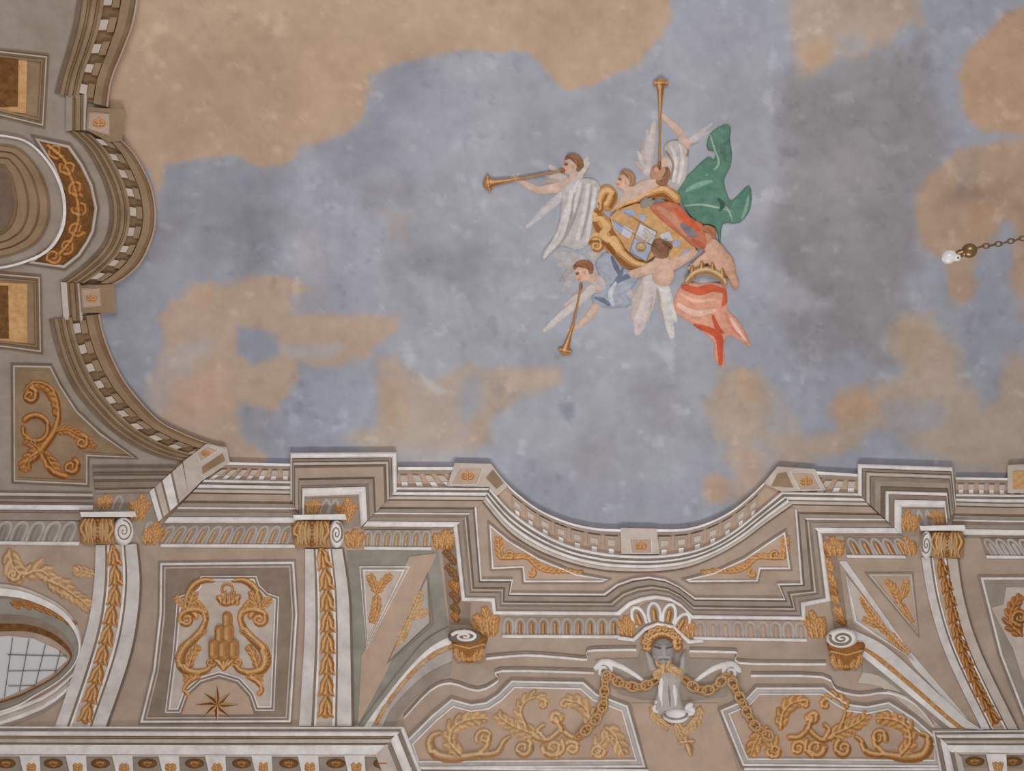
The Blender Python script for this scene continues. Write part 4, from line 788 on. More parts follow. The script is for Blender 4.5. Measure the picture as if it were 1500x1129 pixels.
# partial panel past the thin garland console
t = thing('sunk_panel', 'sunk panel past the thin leafy garland console', 'panel', 1500, 930)
PX = [(1432, 842), (1600, 842), (1640, 1060), (1500, 1058), (1462, 960)]
frame(t, PX, [(0, 3, 2.5, 'D', 'groove'), (3, 7, 4, 'W', 'fillet', 'round')]); plate('panel_field', inset(PX, 7), 'S', 1.6, 0, t)
plate('raised_field', [(1474, 860), (1600, 860), (1600, 1030), (1510, 1030), (1484, 950), (1452, 890), (1470, 885)], 'L', 2.4, 0, t)
relief('scroll_leaf', acanthus([(1496, 930), (1480, 912), (1484, 890), (1496, 872)], 6, lobes=5) + [spiral(1494, 905, 12, 90, 1.3, 5, 3, 3)], M['V'], 2.6, t, 1.1)

# ------------------------------------------------------------------ arched window
t = thing('window_1', 'arched window with iron grid and dark reveal beside the scroll console', 'window', 50, 970); t['kind'] = 'structure'
GL = [(-90, 942), (11, 931), (49, 935), (84, 951), (99, 966), (76, 987), (46, 1004), (13, 1019), (-90, 1050)]
gm = bpy.data.materials.new('daylit_glass'); gm.use_nodes = True; gb = gm.node_tree.nodes['Principled BSDF']
gb.inputs['Base Color'].default_value = (.5, .49, .49, 1); gb.inputs['Roughness'].default_value = .25; gb.inputs['Emission Color'].default_value = (1, .97, .96, 1); gb.inputs['Emission Strength'].default_value = .04
plate('pane', GL, gm, 1.8, 0, t, 12)
for i, (a, b) in enumerate([((18, 934), (6, 1020)), ((42, 936), (28, 1012)), ((66, 944), (52, 1001)), ((88, 954), (80, 985)), ((11, 958), (98, 960)), ((12, 982), (84, 981)), ((12, 1004), (52, 1003)), ((-10, 935), (-18, 1030))]):
    strip('glazing_bar', [a, b], [(a[0] + (1.2 if i not in (4, 5, 6) else 0), a[1] + (1.2 if i in (4, 5, 6) else 0)), (b[0] + (1.2 if i not in (4, 5, 6) else 0), b[1] + (1.2 if i in (4, 5, 6) else 0))], 'I', 3.6, 1, t)
V0 = [(-90, 858), (11, 862), (60, 876), (96, 898), (116, 930), (114, 965), (90, 995), (50, 1020), (13, 1040), (-90, 1070)]
V1 = [(-90, 930), (11, 924), (49, 926), (80, 938), (100, 956), (101, 968), (80, 990), (48, 1008), (13, 1023), (-90, 1052)]
for t0, t1, h, m_, nm in ((-.1, 0, 4, 'L', 'arch_fillet'), (0, .18, 6, 'W', 'arch_moulding'), (.18, .25, 4, 'D', 'groove'), (.25, .6, 4, 'E', 'reveal_band'), (.6, .82, 3.4, 'D', 'reveal'), (.82, 1, 2.8, 'N', 'dark_reveal_edge')):
    strip(nm, lerp(V0, V1, t0), lerp(V0, V1, t1), m_, h, 0, t, 'flat', False, None, 4)
for i in range(6):
    x = 22 + i * 16; y = 884 + (i * i) * 1.1
    relief('reveal_leaf', acanthus([(x - 6, y - 1), (x, y), (x + 8, y + 4)], 3.5, lobes=3), M['V'], 4, t, 1.1)
for k, (dy, m_) in enumerate(((0, 'W'), (7, 'L'), (13, 'W'), (20, 'S'))):
    strip('sill_moulding', [(118, 975 + dy), (60, 1020 + dy), (-60, 1062 + dy)], [(116, 981 + dy), (62, 1026 + dy), (-60, 1069 + dy)], m_, 5 - k, 0, t, 'round', False, None, 4)
gst = acanthus([(14, 808), (20, 830), (34, 846)], 9, lobes=5) + acanthus([(36, 842), (58, 836), (76, 848)], 8, lobes=5) + acanthus([(70, 850), (95, 862), (112, 876)], 8, lobes=5) + acanthus([(104, 868), (120, 880), (132, 892)], 6, lobes=4) + acanthus([(138, 842), (124, 838), (108, 836)], 5, lobes=4) + [spiral(20, 842, 10, 0, 1.2, 4, 3, 2)]
relief('leaf_garland', gst, M['Z'], 2, None, 1.3, ('heavy ochre leaf garland draped over the window arch', 'garland'))

# ------------------------------------------------------------------ end border: medallion, panels, curved cornices
DK = [(0, .06, 9, 'P', 'fillet', 'round'), (.06, .14, 7, 'B', 'groove'), (.14, .28, 7, 'O', 'moulding'), (.28, .56, 3, 'B', 'frieze_band'), (.56, .62, 6, 'O', 'fillet'), (.62, .67, 5, 'B', 'groove'), (.67, .78, 6, 'O', 'moulding', 'round'), (.78, .82, 4, 'B', 'groove'), (.82, .92, 5, 'O', 'moulding', 'round'), (.92, 1, 3, 'K', 'edge_groove')]
def end_cornice(label, A, B, n, px, py, sm=4, bands=DK):
    t = thing('curved_cornice', label, 'cornice', px, py)
    loft(t, A, B, bands, smooth_path=sm)
    if n:
        blocks(t, 'dentil', A, B, n, .6, .3, .42, 6.5, 'O', sm); blocks(t, 'dentil_foot', A, B, n, .42, .43, .56, 6, 'L', sm)
    return t
end_cornice('brown dentilled cornice ringing the round medallion', [(179, 205), (197, 224), (213, 251), (224, 277), (229, 307), (228, 333), (221, 357), (208, 384), (187, 405), (168, 416)], [(97, 190), (120, 212), (136, 236), (150, 265), (159, 295), (160, 325), (153, 352), (139, 372), (117, 392), (89, 413)], 9, 190, 300)
end_cornice('brown curved cornice sweeping from small die to the cornice corner', [(147, 460), (152, 485), (163, 517), (181, 553), (203, 583), (235, 616), (267, 633), (299, 646), (332, 656)], [(72, 468), (79, 501), (91, 537), (108, 571), (130, 599), (158, 627), (195, 653), (232, 669), (270, 678)], 10, 150, 570)
end_cornice('brown cornice above the medallion next to the tan cloud', [(215, -90), (200, 20), (184, 69), (165, 117), (159, 157)], [(125, -90), (110, 20), (98, 72), (88, 105), (80, 136)], 7, 140, 90)
t = thing('cornice_step', 'stepped brown moulding linking cornice and medallion ring', 'moulding', 110, 165)
loft(t, [(128, 138), (127, 190)], [(97, 140), (96, 192)], [(0, .2, 7, 'L', 'fillet', 'round'), (.2, .3, 5, 'B', 'groove'), (.3, .6, 6, 'O', 'moulding', 'round'), (.6, .7, 4, 'B', 'groove'), (.7, 1, 5, 'S', 'moulding')])
die('brown die with ochre rosette above the medallion ring', [(128, 157), (183, 160), (179, 206), (160, 208), (126, 190)], [(131, 165), (160, 167), (160, 197), (129, 189)], 9)
die('pale die with ochre rosette below the medallion ring', [(116, 418), (168, 416), (170, 458), (120, 458)], [(120, 424), (146, 422), (148, 448), (122, 450)], 8)
t = thing('cornice_step', 'stepped brown moulding linking medallion ring and sweeping cornice', 'moulding', 100, 440)
loft(t, [(118, 415), (122, 470)], [(89, 413), (93, 468)], [(0, .2, 7, 'L', 'fillet', 'round'), (.2, .3, 5, 'B', 'groove'), (.3, .6, 6, 'O', 'moulding', 'round'), (.6, .7, 4, 'B', 'groove'), (.7, 1, 5, 'L', 'moulding')])
m = thing('round_medallion', 'round ochre medallion of nested rings around a dark oculus', 'medallion', 5, 300)
RW = [(-120, 215), (-40, 196), (20, 200), (50, 213), (76, 242), (92, 275), (97, 305), (93, 336), (76, 364), (50, 380), (10, 392), (-40, 396), (-120, 385)]
RI = [(-90, 270), (-40, 250), (0, 243), (8, 250), (14, 262), (18, 280), (20, 298), (18, 314), (14, 326), (8, 334), (0, 340), (-40, 345), (-90, 330)]
for t0, t1, h, mm, nm in ((0, .06, 6, 'W', 'ring_fillet'), (.06, .3, 3, 'S', 'ring_band'), (.3, .36, 4.5, 'B', 'ring_groove'), (.36, .5, 5, 'O', 'ring_moulding'), (.5, .55, 3.4, 'B', 'ring_groove'), (.55, .7, 4.6, 'O', 'ring_moulding'), (.7, .75, 3, 'B', 'ring_groove'), (.75, .92, 4, 'O', 'ring_moulding'), (.92, 1, 2.6, 'B', 'ring_edge')):
    strip(nm, lerp(RW, RI, t0), lerp(RW, RI, t1), mm, h, 0, m, 'flat', False, None, 4)
plate('oculus', cr_spline(RI, 4, True), 'K', 1.9, 0, m, 10)
GP = [(58, 207), (99, 217), (117, 243), (131, 272), (138, 305), (133, 338), (125, 354), (113, 372), (93, 388), (50, 383), (74, 366), (90, 340), (97, 307), (92, 270), (80, 240)]
frame(m, GP, [(-8, -5, 3, 'K', 'panel_groove'), (-5, 0, 4.5, 'L', 'panel_fillet', 'round')]); plate('panel_field', GP, 'N', 1.8, 0, m)
gs = []
for (x, y, a, s) in ((82, 222, 40, 1), (100, 246, 200, -1), (112, 276, 60, 1), (118, 306, 180, -1), (112, 336, 30, 1), (98, 362, 120, -1), (78, 376, 0, 1)): gs.append(spiral(x, y, 12, a, s * 1.3, 4, 2.6, 3))
gs.append(curve([(70, 214), (92, 234), (106, 262), (114, 292), (116, 320), (106, 350), (88, 372)], 4))
relief('scroll_relief', gs, M['V'], 1.8, m, 1.2)
def sidepanel(label, poly, pic, px, py, strip_poly):
    t = thing('picture_panel', label, 'panel', px, py)
    frame(t, poly, [(0, 2.5, 3, 'B', 'groove'), (2.5, 5.5, 5, 'L', 'fillet', 'round'), (5.5, 8, 4, 'B', 'groove'), (8, 12, 4.6, 'O', 'moulding', 'round')])
    plate('panel_field', inset(poly, 11), 'O', 1.8, 0, t); plate('ochre_field', strip_poly, 'Z', 2.4, 0, t); plate('picture', pic, 'N', 3, 0, t)
    x0, y0 = np.min(pic, 0); x1, y1 = np.max(pic, 0)
    relief('picture_scroll', [spiral((x0 + x1) / 2 + 6, y0 + (y1 - y0) * f, 10, a, 1.2, 4, 2.5, 3) for f, a in ((.2, 0), (.5, 180), (.8, 60))], M['V'], 3, t, 1.2)
sidepanel('ochre picture panel framed in fillets above the round medallion', [(-110, 60), (0, 72), (72, 80), (66, 188), (0, 172), (-110, 160)], [(-90, 80), (0, 80), (27, 88), (26, 156), (0, 157), (-90, 150)], 30, 130, [(-90, 72), (40, 86), (38, 166), (-90, 155)])
sidepanel('ochre picture panel framed in fillets below the round medallion', [(-110, 395), (0, 398), (61, 403), (63, 519), (5, 511), (-110, 505)], [(-90, 412), (12, 419), (13, 496), (-90, 492)], 30, 460, [(-90, 408), (40, 416), (40, 502), (-90, 498)])
TP = [(16, 532), (76, 533), (91, 563), (115, 600), (149, 632), (203, 672), (131, 671), (131, 713), (17, 708)]
t = thing('foliage_frame', 'three cornered panel inside the sweeping brown cornice', 'panel', 70, 630)
frame(t, TP, [(0, 2.5, 3, 'K', 'groove'), (2.5, 6, 5, 'L', 'fillet', 'round'), (6, 9, 3, 'O', 'groove')]); plate('panel_field', inset(TP, 9), 'O', 1.8, 0, t)
fs = []
fs = acanthus([(86, 612), (84, 586), (72, 566), (50, 560), (36, 572)], 7, lobes=6, side=(-1,)) + [spiral(44, 580, 11, -90, 1.2, 4.5, 3, 3), spiral(52, 628, 20, -140, .9, 4.5, 3.5, 18), curve([(86, 612), (80, 632), (66, 652), (52, 668), (36, 678)], [4, 5, 6, 7, 5])] + acanthus([(58, 660), (48, 650), (36, 646)], 5, lobes=4) + acanthus([(62, 662), (72, 676), (84, 692)], 6, lobes=4) + acanthus([(82, 632), (100, 630), (122, 642), (140, 656)], 4.5, lobes=5) + [spiral(120, 648, 10, -90, 1.1, 4, 2.6, 3), spiral(104, 684, 11, -60, 1.2, 4.5, 3, 3), curve([(62, 664), (76, 690), (96, 698)], 4.5)] + acanthus([(56, 662), (42, 672), (34, 690)], 6, lobes=4)
relief('foliage_scroll', thick(fs, 1.1), M['V'], 1.9, t, 1.1)
t = thing('cornice', 'shadowed straight cornice between three cornered panel and window arch', 'cornice', 60, 735)
loft(t, [(-150, 720), (136, 723)], [(-150, 760), (136, 762)], [(0, .1, 6, 'L', 'fillet'), (.1, .2, 4, 'K', 'groove'), (.2, .34, 5, 'S', 'moulding', 'round'), (.34, .42, 4, 'K', 'groove'), (.42, .64, 6, 'W', 'fillet', 'round'), (.64, .74, 4, 'D', 'groove'), (.74, 1, 5, 'S', 'moulding')])
t = thing('cornice_block', 'shadowed cornice block with pale slanting return at the corner', 'cornice block', 200, 700)
loft(t, [(136, 684), (258, 684)], [(140, 722), (219, 720)], [(0, .2, 9, 'D', 'moulding', 'round'), (.2, .3, 7, 'K', 'groove'), (.3, .5, 8, 'S', 'moulding', 'round'), (.5, .58, 6, 'K', 'groove'), (.58, .8, 7, 'D', 'fascia'), (.8, .88, 5, 'K', 'groove'), (.88, 1, 6, 'S', 'moulding')])
loft(t, [(267, 678), (276, 724)], [(219, 720), (232, 764)], [(0, .3, 8, 'L', 'return_band'), (.3, .36, 6, 'D', 'groove'), (.36, .6, 7.5, 'W', 'return_band'), (.6, .66, 6, 'D', 'groove'), (.66, .82, 7, 'L', 'return_band'), (.82, .87, 6, 'D', 'groove'), (.87, 1, 7, 'W', 'return_band')])
t = die('pale corner die with two ochre panels between the curved and straight cornices', [(268, 676), (287, 662), (302, 650), (332, 655), (337, 677), (296, 704), (276, 724)], [(289, 664), (304, 655), (318, 659), (294, 675)], 6, [(296, 684), (326, 664), (330, 674), (297, 694)])

# ------------------------------------------------------------------ figures of the painted group
SK, SKD, HAIR, WH, WHD, WG = (192, 166, 152), (170, 132, 112), (142, 100, 76), (196, 190, 188), (168, 158, 152), (190, 178, 172)
def st_(pts, r, c, k=.45, n=5, **kw): return dict(p=cr_spline(pts, n) if len(pts) > 2 else np.array(pts, float), r=r, k=k, c=c, **kw)
def hand(x, y, a, s=1.0, c=SK):
    out = [dict(p=[(x, y), (x + math.cos(R(a)) * 4 * s, y + math.sin(R(a)) * 4 * s)], r=3.2 * s, k=.5, c=c)]
    for i, (o, L) in enumerate(((-38, 5), (-14, 6.6), (8, 7), (28, 6), (80, 4.6))):
        b = R(a + o); e = R(a + o * .3 + 25)
        p0 = np.array([x + math.cos(b) * 3 * s, y + math.sin(b) * 3 * s]); p1 = p0 + L * .55 * s * np.array([math.cos(b), math.sin(b)]); p2 = p1 + L * .5 * s * np.array([math.cos(e), math.sin(e)])
        out.append(dict(p=[p0, p1, p2], r=[1.4 * s, 1.3 * s, 1.0 * s], k=.8, c=c))
    return out
def head(x, y, r, look, c=SK, tilt=0):
    """profile or three-quarter head looking along angle look (degrees)"""
    L = R(look); f = np.array([math.cos(L), math.sin(L)]); u = np.array([f[1], -f[0]]); u = -u if u[1] > 0 else u
    o = np.array([x, y]); P = lambda a, b: tuple(o + f * a * r + u * b * r)
    return [dict(p=[P(-.08, .12), P(.1, -.2)], r=[r * .92, r * .8], k=.65, c=c), dict(p=[P(.3, -.5), P(.38, -.62)], r=[r * .42, r * .34], k=.7, c=c),
        dict(p=[P(.62, .12), P(.86, -.16)], r=[r * .12, r * .17], k=.8, c=c), dict(p=[P(.4, .14), P(.62, .12)], r=r * .11, k=.8, c=(98, 72, 60), over=1, lift=.1), dict(p=[P(.38, .3), P(.68, .28)], r=r * .08, k=.8, c=(128, 90, 70), over=1, lift=.5),
        dict(p=[P(.52, -.46), P(.74, -.42)], r=r * .1, k=.8, c=(176, 100, 88), over=1, lift=.4), dict(p=[P(-.2, .0), P(-.22, -.2)], r=r * .14, k=.8, c=(190, 140, 120), over=1, lift=.6), dict(p=[P(.4, -.2), P(.48, -.25)], r=r * .22, k=.5, c=(206, 150, 132), over=1, lift=.2)]
def hair(x, y, r, look, c=HAIR):
    L = R(look); f = np.array([math.cos(L), math.sin(L)]); u = np.array([f[1], -f[0]]); u = -u if u[1] > 0 else u
    o = np.array([x, y]); P = lambda a, b: tuple(o + f * a * r + u * b * r)
    out = [st_([P(.5, .72), P(.0, .95), P(-.6, .7), P(-.92, .1), P(-.75, -.4)], [r * .2, r * .34, r * .42, r * .42, r * .26], c, .9)]
    for k in range(5): out.append(st_([P(.4 - .25 * k, .95 - .02 * k * k), P(.05 - .25 * k, .8 - .1 * k), P(-.2 - .2 * k, .5 - .2 * k)], r * .1, tuple(v * (.8 + .12 * (k % 3)) for v in c), .9, up=r * .32))
    return out
def wing(name, parent, root, tips, r, c1, c2):
    out = [st_([root, lerp(root, tips[0], .5), tips[0]], [r * 1.5, r * 1.2, r * .6], c1, .5)]
    for i, tp in enumerate(tips): out.append(dict(p=[root, lerp(root, tp, .5), tp], r=[r, r * .95, r * .35], k=.6, c=c1 if i % 2 else c2))
    return relief(name, out, None, .1, parent, 1.0, flat=.4)
def trumpet(label, mouth, mid, bell, rb):
    t = thing('trumpet', label, 'trumpet', *mid, 'golden trumpets of the winged figures')
    m, b = np.array(mouth, float), np.array(bell, float); d = (b - m) / np.hypot(*(b - m)); pr = np.array([-d[1], d[0]])
    relief('tube', [dict(p=[m, mid], r=[.9, 1.2], k=.9), dict(p=[mid, lerp(mid, b, .6)], r=[1.3, 2.6], k=.9)], M['Y'], 2.5, t, 0.8)
    relief('bell', [dict(p=[lerp(mid, b, .5), lerp(mid, b, .82), b], r=[2.6, 4.2, rb * .8], k=.6), dict(p=[b - pr * rb, b + pr * rb], r=2.2, k=.9)], M['Y'], 2.5, t, 0.8)
    relief('mouthpiece', [dict(p=[m - d * 1.5, m + d * 2], r=[2.2, 1.6], k=.9)], M['V'], 2.6, t, 0.7)
trumpet('golden trumpet blown sideways by the white robed winged figure', (824, 250), (760, 262), (716, 269), 10)
trumpet('golden trumpet raised by the winged figure beside the green drapery', (966, 240), (967, 172), (968, 122), 9)
trumpet('golden trumpet lowered by the winged figure in blue', (851, 420), (840, 474), (828, 514), 8)
# white robed figure
p = thing('person', 'winged person in white robe blowing a trumpet sideways', 'person', 838, 310)
relief('body', head(836, 243, 13, 180) + [st_([(842, 252), (840, 262), (838, 275)], [6, 6.5, 11], SK), st_([(832, 270), (812, 276), (790, 279)], [9, 7.5, 6], SK, .6), st_([(790, 279), (774, 272), (760, 264)], [6, 5, 3.4], SK, .6), st_([(840, 272), (842, 300), (838, 330)], [14, 15, 14], SK, .4)] + hand(758, 263, 195, 1.0), None, .2, p, 1.0, flat=.5)
relief('hair', hair(837, 242, 13, 180) + [dict(p=[(848, 238), (850, 242)], r=5, k=.9, c=HAIR)], None, 1.5, p, .9, flat=.55)
rob = [dict(poly=[(826, 272), (846, 262), (872, 264), (880, 284), (872, 320), (868, 350), (848, 366), (826, 360), (812, 366), (795, 382), (797, 366), (812, 346), (820, 320), (822, 296)], e=14, k=7, c=(180, 173, 172), sm=3)]
for a in ([(878, 284), (874, 312), (868, 346)], [(846, 266), (834, 296), (818, 338), (798, 376)], [(850, 268), (842, 300), (826, 340), (806, 368)], [(862, 270), (856, 310), (846, 350)], [(872, 276), (866, 316), (860, 352)], [(836, 280), (832, 312), (822, 346)]): rob += [st_(a, [2, 3.5, 2.5], (198, 193, 194), .6, over=1, lift=.5), st_([(x + 5, y + 2) for x, y in a], [1.4, 2.4, 1.6], (156, 146, 141), .5, over=1, lift=.1)]
relief('robe', rob, None, 1.0, p, 1.0, flat=.5)
wing('wing', p, (828, 282), [(772, 332), (780, 322), (786, 312), (795, 304)], 4.5, (186, 180, 182), (172, 164, 164)); wing('wing', p, (848, 262), [(860, 232), (863, 238), (862, 246)], 4, (190, 178, 170), (150, 130, 116)); wing('wing', p, (824, 262), [(806, 244), (800, 256), (798, 266)], 5, (178, 168, 164), (160, 146, 138))
# figure with raised trumpet
p = thing('person', 'winged person raising a trumpet overhead beside the green drapery', 'person', 985, 240)
relief('body', head(966, 254, 14, 255, (176, 136, 112)) + [st_([(970, 170), (982, 180), (994, 192), (1003, 210)], [3.4, 5, 6, 7], SK, .6), st_([(1003, 210), (992, 222), (980, 238), (974, 250)], [9, 11, 12, 8], SK, .5)] + hand(969, 170, 250, .9), None, .2, p, 1.0, flat=.5)
relief('hair', hair(966, 255, 14, 255, (150, 108, 82)), None, 1.5, p, .9, flat=.55)
relief('robe', [dict(poly=[(972, 216), (990, 206), (1006, 216), (1008, 240), (1006, 258), (994, 278), (976, 270), (980, 245)], e=10, k=7, c=(180, 170, 166), sm=3)] + [st_(a, [1.5, 3, 2], (204, 196, 194), .7, over=1, lift=.7) for a in ([(982, 214), (990, 236), (986, 266)], [(996, 212), (1000, 236), (994, 268)])] + [st_([(976, 222), (986, 240), (982, 262)], 2, (140, 124, 114), .6, over=1, lift=.1), st_([(1002, 208), (1010, 220), (1006, 228)], [3, 4, 2], (158, 130, 108), .7, over=1, lift=.4)], None, 1.0, p, 1.0, flat=.5)
wing('wing', p, (948, 250), [(958, 180), (948, 192), (940, 205), (934, 222), (930, 238)], 5, (188, 176, 174), (176, 160, 154)); wing('wing', p, (1004, 212), [(1042, 182), (1038, 194), (1024, 208)], 3.2, (178, 170, 172), (160, 146, 140))
# child head behind the shield
p = thing('person', 'fair child leaning behind the coat of arms', 'person', 930, 280)
relief('body', head(914, 266, 12, 190, (206, 168, 150)) + [st_([(918, 276), (928, 284), (944, 276), (962, 270)], [7, 11, 12, 9], (196, 168, 154), .5), st_([(924, 284), (912, 296), (902, 306)], [8, 6, 4], SK, .5)] + hand(903, 305, 130, .8), None, .4, p, 1.0, flat=.5)
relief('hair', hair(915, 264, 12, 190, (168, 128, 98)), None, 1.5, p, .9, flat=.55)
# figure in blue
p = thing('person', 'winged person in blue drapery blowing a lowered trumpet', 'person', 870, 420)
relief('body', head(853, 399, 13.5, 150, (204, 166, 146)) + [st_([(862, 404), (872, 410), (884, 414)], [6, 8, 12], SK), st_([(880, 424), (876, 444), (868, 456)], [8, 7, 6], SK, .6), st_([(868, 456), (854, 472), (841, 482)], [6, 5, 3.4], SK, .6), st_([(884, 414), (900, 425), (918, 430)], [13, 14, 10], (180, 170, 170), .5)] + hand(841, 482, 150, .9), None, .2, p, 1.0, flat=.5)
relief('hair', hair(853, 398, 13.5, 150, (150, 98, 72)), None, 1.5, p, .9, flat=.55)
bl = [dict(poly=[(872, 386), (884, 372), (898, 372), (912, 392), (930, 398), (934, 410), (920, 430), (926, 446), (900, 450), (872, 446), (868, 432), (884, 420)], e=12, k=7, c=(156, 160, 172), sm=3)]
for a, c in (([(896, 376), (902, 390), (908, 402)], (100, 107, 126)), ([(912, 394), (906, 408), (896, 420)], (108, 114, 134)), ([(930, 402), (916, 406), (906, 412)], (106, 112, 132)), ([(872, 436), (884, 440), (892, 446)], (106, 114, 134)), ([(902, 414), (894, 430), (898, 446)], (188, 190, 198))): bl.append(st_(a, [2, 4, 2.5], c, .7, over=1, lift=.5))
relief('drapery', bl, None, 1.0, p, 1.0, flat=.5)
wing('wing', p, (866, 424), [(798, 484), (808, 474), (818, 460), (828, 446), (838, 432)], 5, (192, 182, 178), (172, 156, 148)); wing('wing', p, (850, 384), [(815, 372), (818, 388), (822, 410), (824, 428)], 8, (172, 166, 168), (160, 152, 152)); wing('wing', p, (884, 380), [(862, 370), (866, 378), (872, 388)], 4, (180, 172, 170), (148, 140, 140))
# child seen from behind
p = thing('person', 'winged child seen from behind under the coat of arms', 'person', 967, 390)
relief('body', [dict(p=[(966, 364), (969, 370)], r=[13, 12], k=.65, c=(146, 110, 90)), st_([(968, 378), (970, 388), (972, 402)], [8, 14, 16], (200, 166, 148), .5), st_([(960, 390), (944, 396), (926, 402)], [9, 7, 6], (200, 168, 150), .6), st_([(982, 388), (1000, 380), (1014, 370)], [9, 7, 6], (200, 164, 144), .6)] + hand(928, 402, 175, .8) + hand(1013, 371, -30, .8), None, 3.5, p, 1.0, flat=.5)
relief('hair', [dict(p=[(966, 362), (970, 370)], r=[12.5, 10], k=.7, c=(132, 98, 78))] + [spiral(960 + 5 * i, 358 + 4 * (i % 3), 4, i * 70, 1, 1.6, 1.2, 1, .9, c=(112 + 10 * (i % 3), 82, 64), up=7.5) for i in range(5)], None, 4.5, p, .9, flat=.5)
wing('wing', p, (968, 404), [(984, 492), (979, 482), (974, 470), (990, 470), (968, 452)], 7, (198, 192, 188), (164, 150, 138)); wing('wing', p, (954, 406), [(934, 486), (941, 480), (948, 468), (954, 452), (926, 466), (930, 476), (922, 450)], 8.5, (194, 182, 178), (180, 166, 160))
# child by the red cloth
p = thing('person', 'ruddy child beside the red cloth of the coat of arms', 'person', 1040, 370)
relief('body', head(1034, 348, 13, 150, (188, 136, 110)) + [st_([(1040, 356), (1048, 372), (1054, 392)], [9, 15, 15], (198, 158, 138), .5), st_([(1050, 366), (1066, 384), (1072, 404), (1078, 416)], [9, 8, 6, 4], (194, 148, 126), .6), st_([(1040, 374), (1026, 384), (1016, 392)], [8, 7, 5], (200, 160, 140), .6)] + hand(1077, 414, 80, .8, (190, 132, 112)) + hand(1017, 391, 150, .8), None, 2.5, p, 1.0, flat=.5)
relief('hair', hair(1034, 347, 13, 150, (168, 112, 84)), None, 4, p, .9, flat=.5)
# coat of arms
t = thing('coat_of_arms', 'quartered blue and gold shield in an ochre scroll frame', 'coat of arms', 945, 340)
SHD = np.array([(894, 318), (904, 308), (932, 298), (960, 300), (990, 318), (1012, 345), (1020, 368), (1008, 382), (984, 380), (962, 372), (946, 384), (920, 368), (898, 336)], float)
relief('scroll_frame', [spiral(874, 304, 13, 60, 1.5, 5, 2.5, 2), curve([(880, 294), (888, 282), (896, 288), (890, 300)], [9, 11, 9, 9]), curve([(868, 306), (876, 322), (886, 336), (894, 352), (904, 366)], [8, 12, 15, 14, 11]), curve([(902, 368), (888, 352), (872, 346), (862, 352)], [8, 8, 8, 7]), spiral(874, 360, 9, -120, 1.3, 4.5, 2.5, 2), curve([(896, 360), (912, 376), (930, 388), (952, 390)], [9, 11, 9, 6]), curve([(930, 296), (950, 286), (972, 280), (988, 292)], [6, 8, 10, 10]), curve([(905, 308), (915, 300), (930, 296)], 5), curve([(990, 376), (1004, 364), (1014, 358)], [5, 4.5, 3])], M['Y'], .5, t, 1.0, flat=.55)
plate('shield', SHD, 'Z', 4.5, 0, t, 8)
for poly, m_ in (([(898, 322), (914, 330), (910, 342), (900, 336)], 'bl'), ([(914, 330), (928, 338), (922, 350), (910, 343)], 'wh'), ([(928, 348), (955, 360), (946, 382), (922, 368)], 'bl'), ([(938, 328), (962, 340), (955, 358), (930, 346)], 'wh'), ([(908, 308), (926, 306), (934, 314), (922, 318)], 'bl'), ([(936, 314), (946, 314), (944, 326), (936, 322)], 'bl'), ([(966, 344), (980, 338), (986, 352), (972, 356)], 'wh'), ([(986, 352), (998, 352), (994, 362), (984, 360)], 'bl'), ([(994, 376), (1006, 364), (1018, 370), (1008, 382)], 'bl')):
    if m_ not in M: M[m_] = plaster('pale_blue_pigment' if m_ == 'bl' else 'chalk_white_pigment', *(((164, 172, 192), (142, 150, 172), 10) if m_ == 'bl' else ((198, 198, 206), (180, 178, 186), 10)))
    plate('shield_quarter', poly, m_, 5, 4, t, 8)
relief('shield_charge', [dict(p=[(938, 362), (940, 362)], r=7, k=.4), spiral(939, 361, 5, 0, 1.2, 2, 1.5)], M['Z'], 5, t, 0.9); relief('shield_charge', [curve([(946, 338), (952, 346), (948, 352)], 3), curve([(944, 346), (952, 344), (958, 348)], 2.4)], M['L'], 5, t, .9)
relief('shield_charge', acanthus([(940, 302), (948, 296), (956, 298)], 4, lobes=4), M['E'], 4.6, t, .9)
for a, b in (((897, 322), (956, 360)), ((936, 326), (922, 368)), ((914, 310), (962, 340)), ((956, 360), (946, 383)), ((962, 338), (956, 360)), ((922, 368), (946, 383))): strip('shield_line', [a, b], [(a[0] + 1, a[1] + 1), (b[0] + 1, b[1] + 1)], 'D', 5.5, 4, t)
rd = [dict(poly=[(952, 304), (976, 296), (994, 300), (1010, 318), (1030, 330), (1036, 352), (1030, 364), (1014, 360), (996, 344), (978, 330)], e=10, k=7, c=(184, 112, 86), sm=3), st_([(990, 306), (1006, 322), (1022, 336)], [3, 5, 4], (196, 92, 58), .6, over=1, lift=.4), st_([(964, 304), (984, 318), (1004, 342)], [3, 6, 4], (192, 134, 112), .5, over=1, lift=.3), st_([(1000, 330), (1012, 340), (1018, 344)], [4, 7, 4], (124, 116, 118), .5, over=1, lift=.2), st_([(1016, 352), (1026, 358), (1030, 362)], [3, 4, 3], (170, 92, 70), .6, over=1, lift=.4)]
relief('red_cloth', rd, None, 4.2, None, 1.0, ('rust red cloth draped over the coat of arms', 'cloth'), flat=.5)
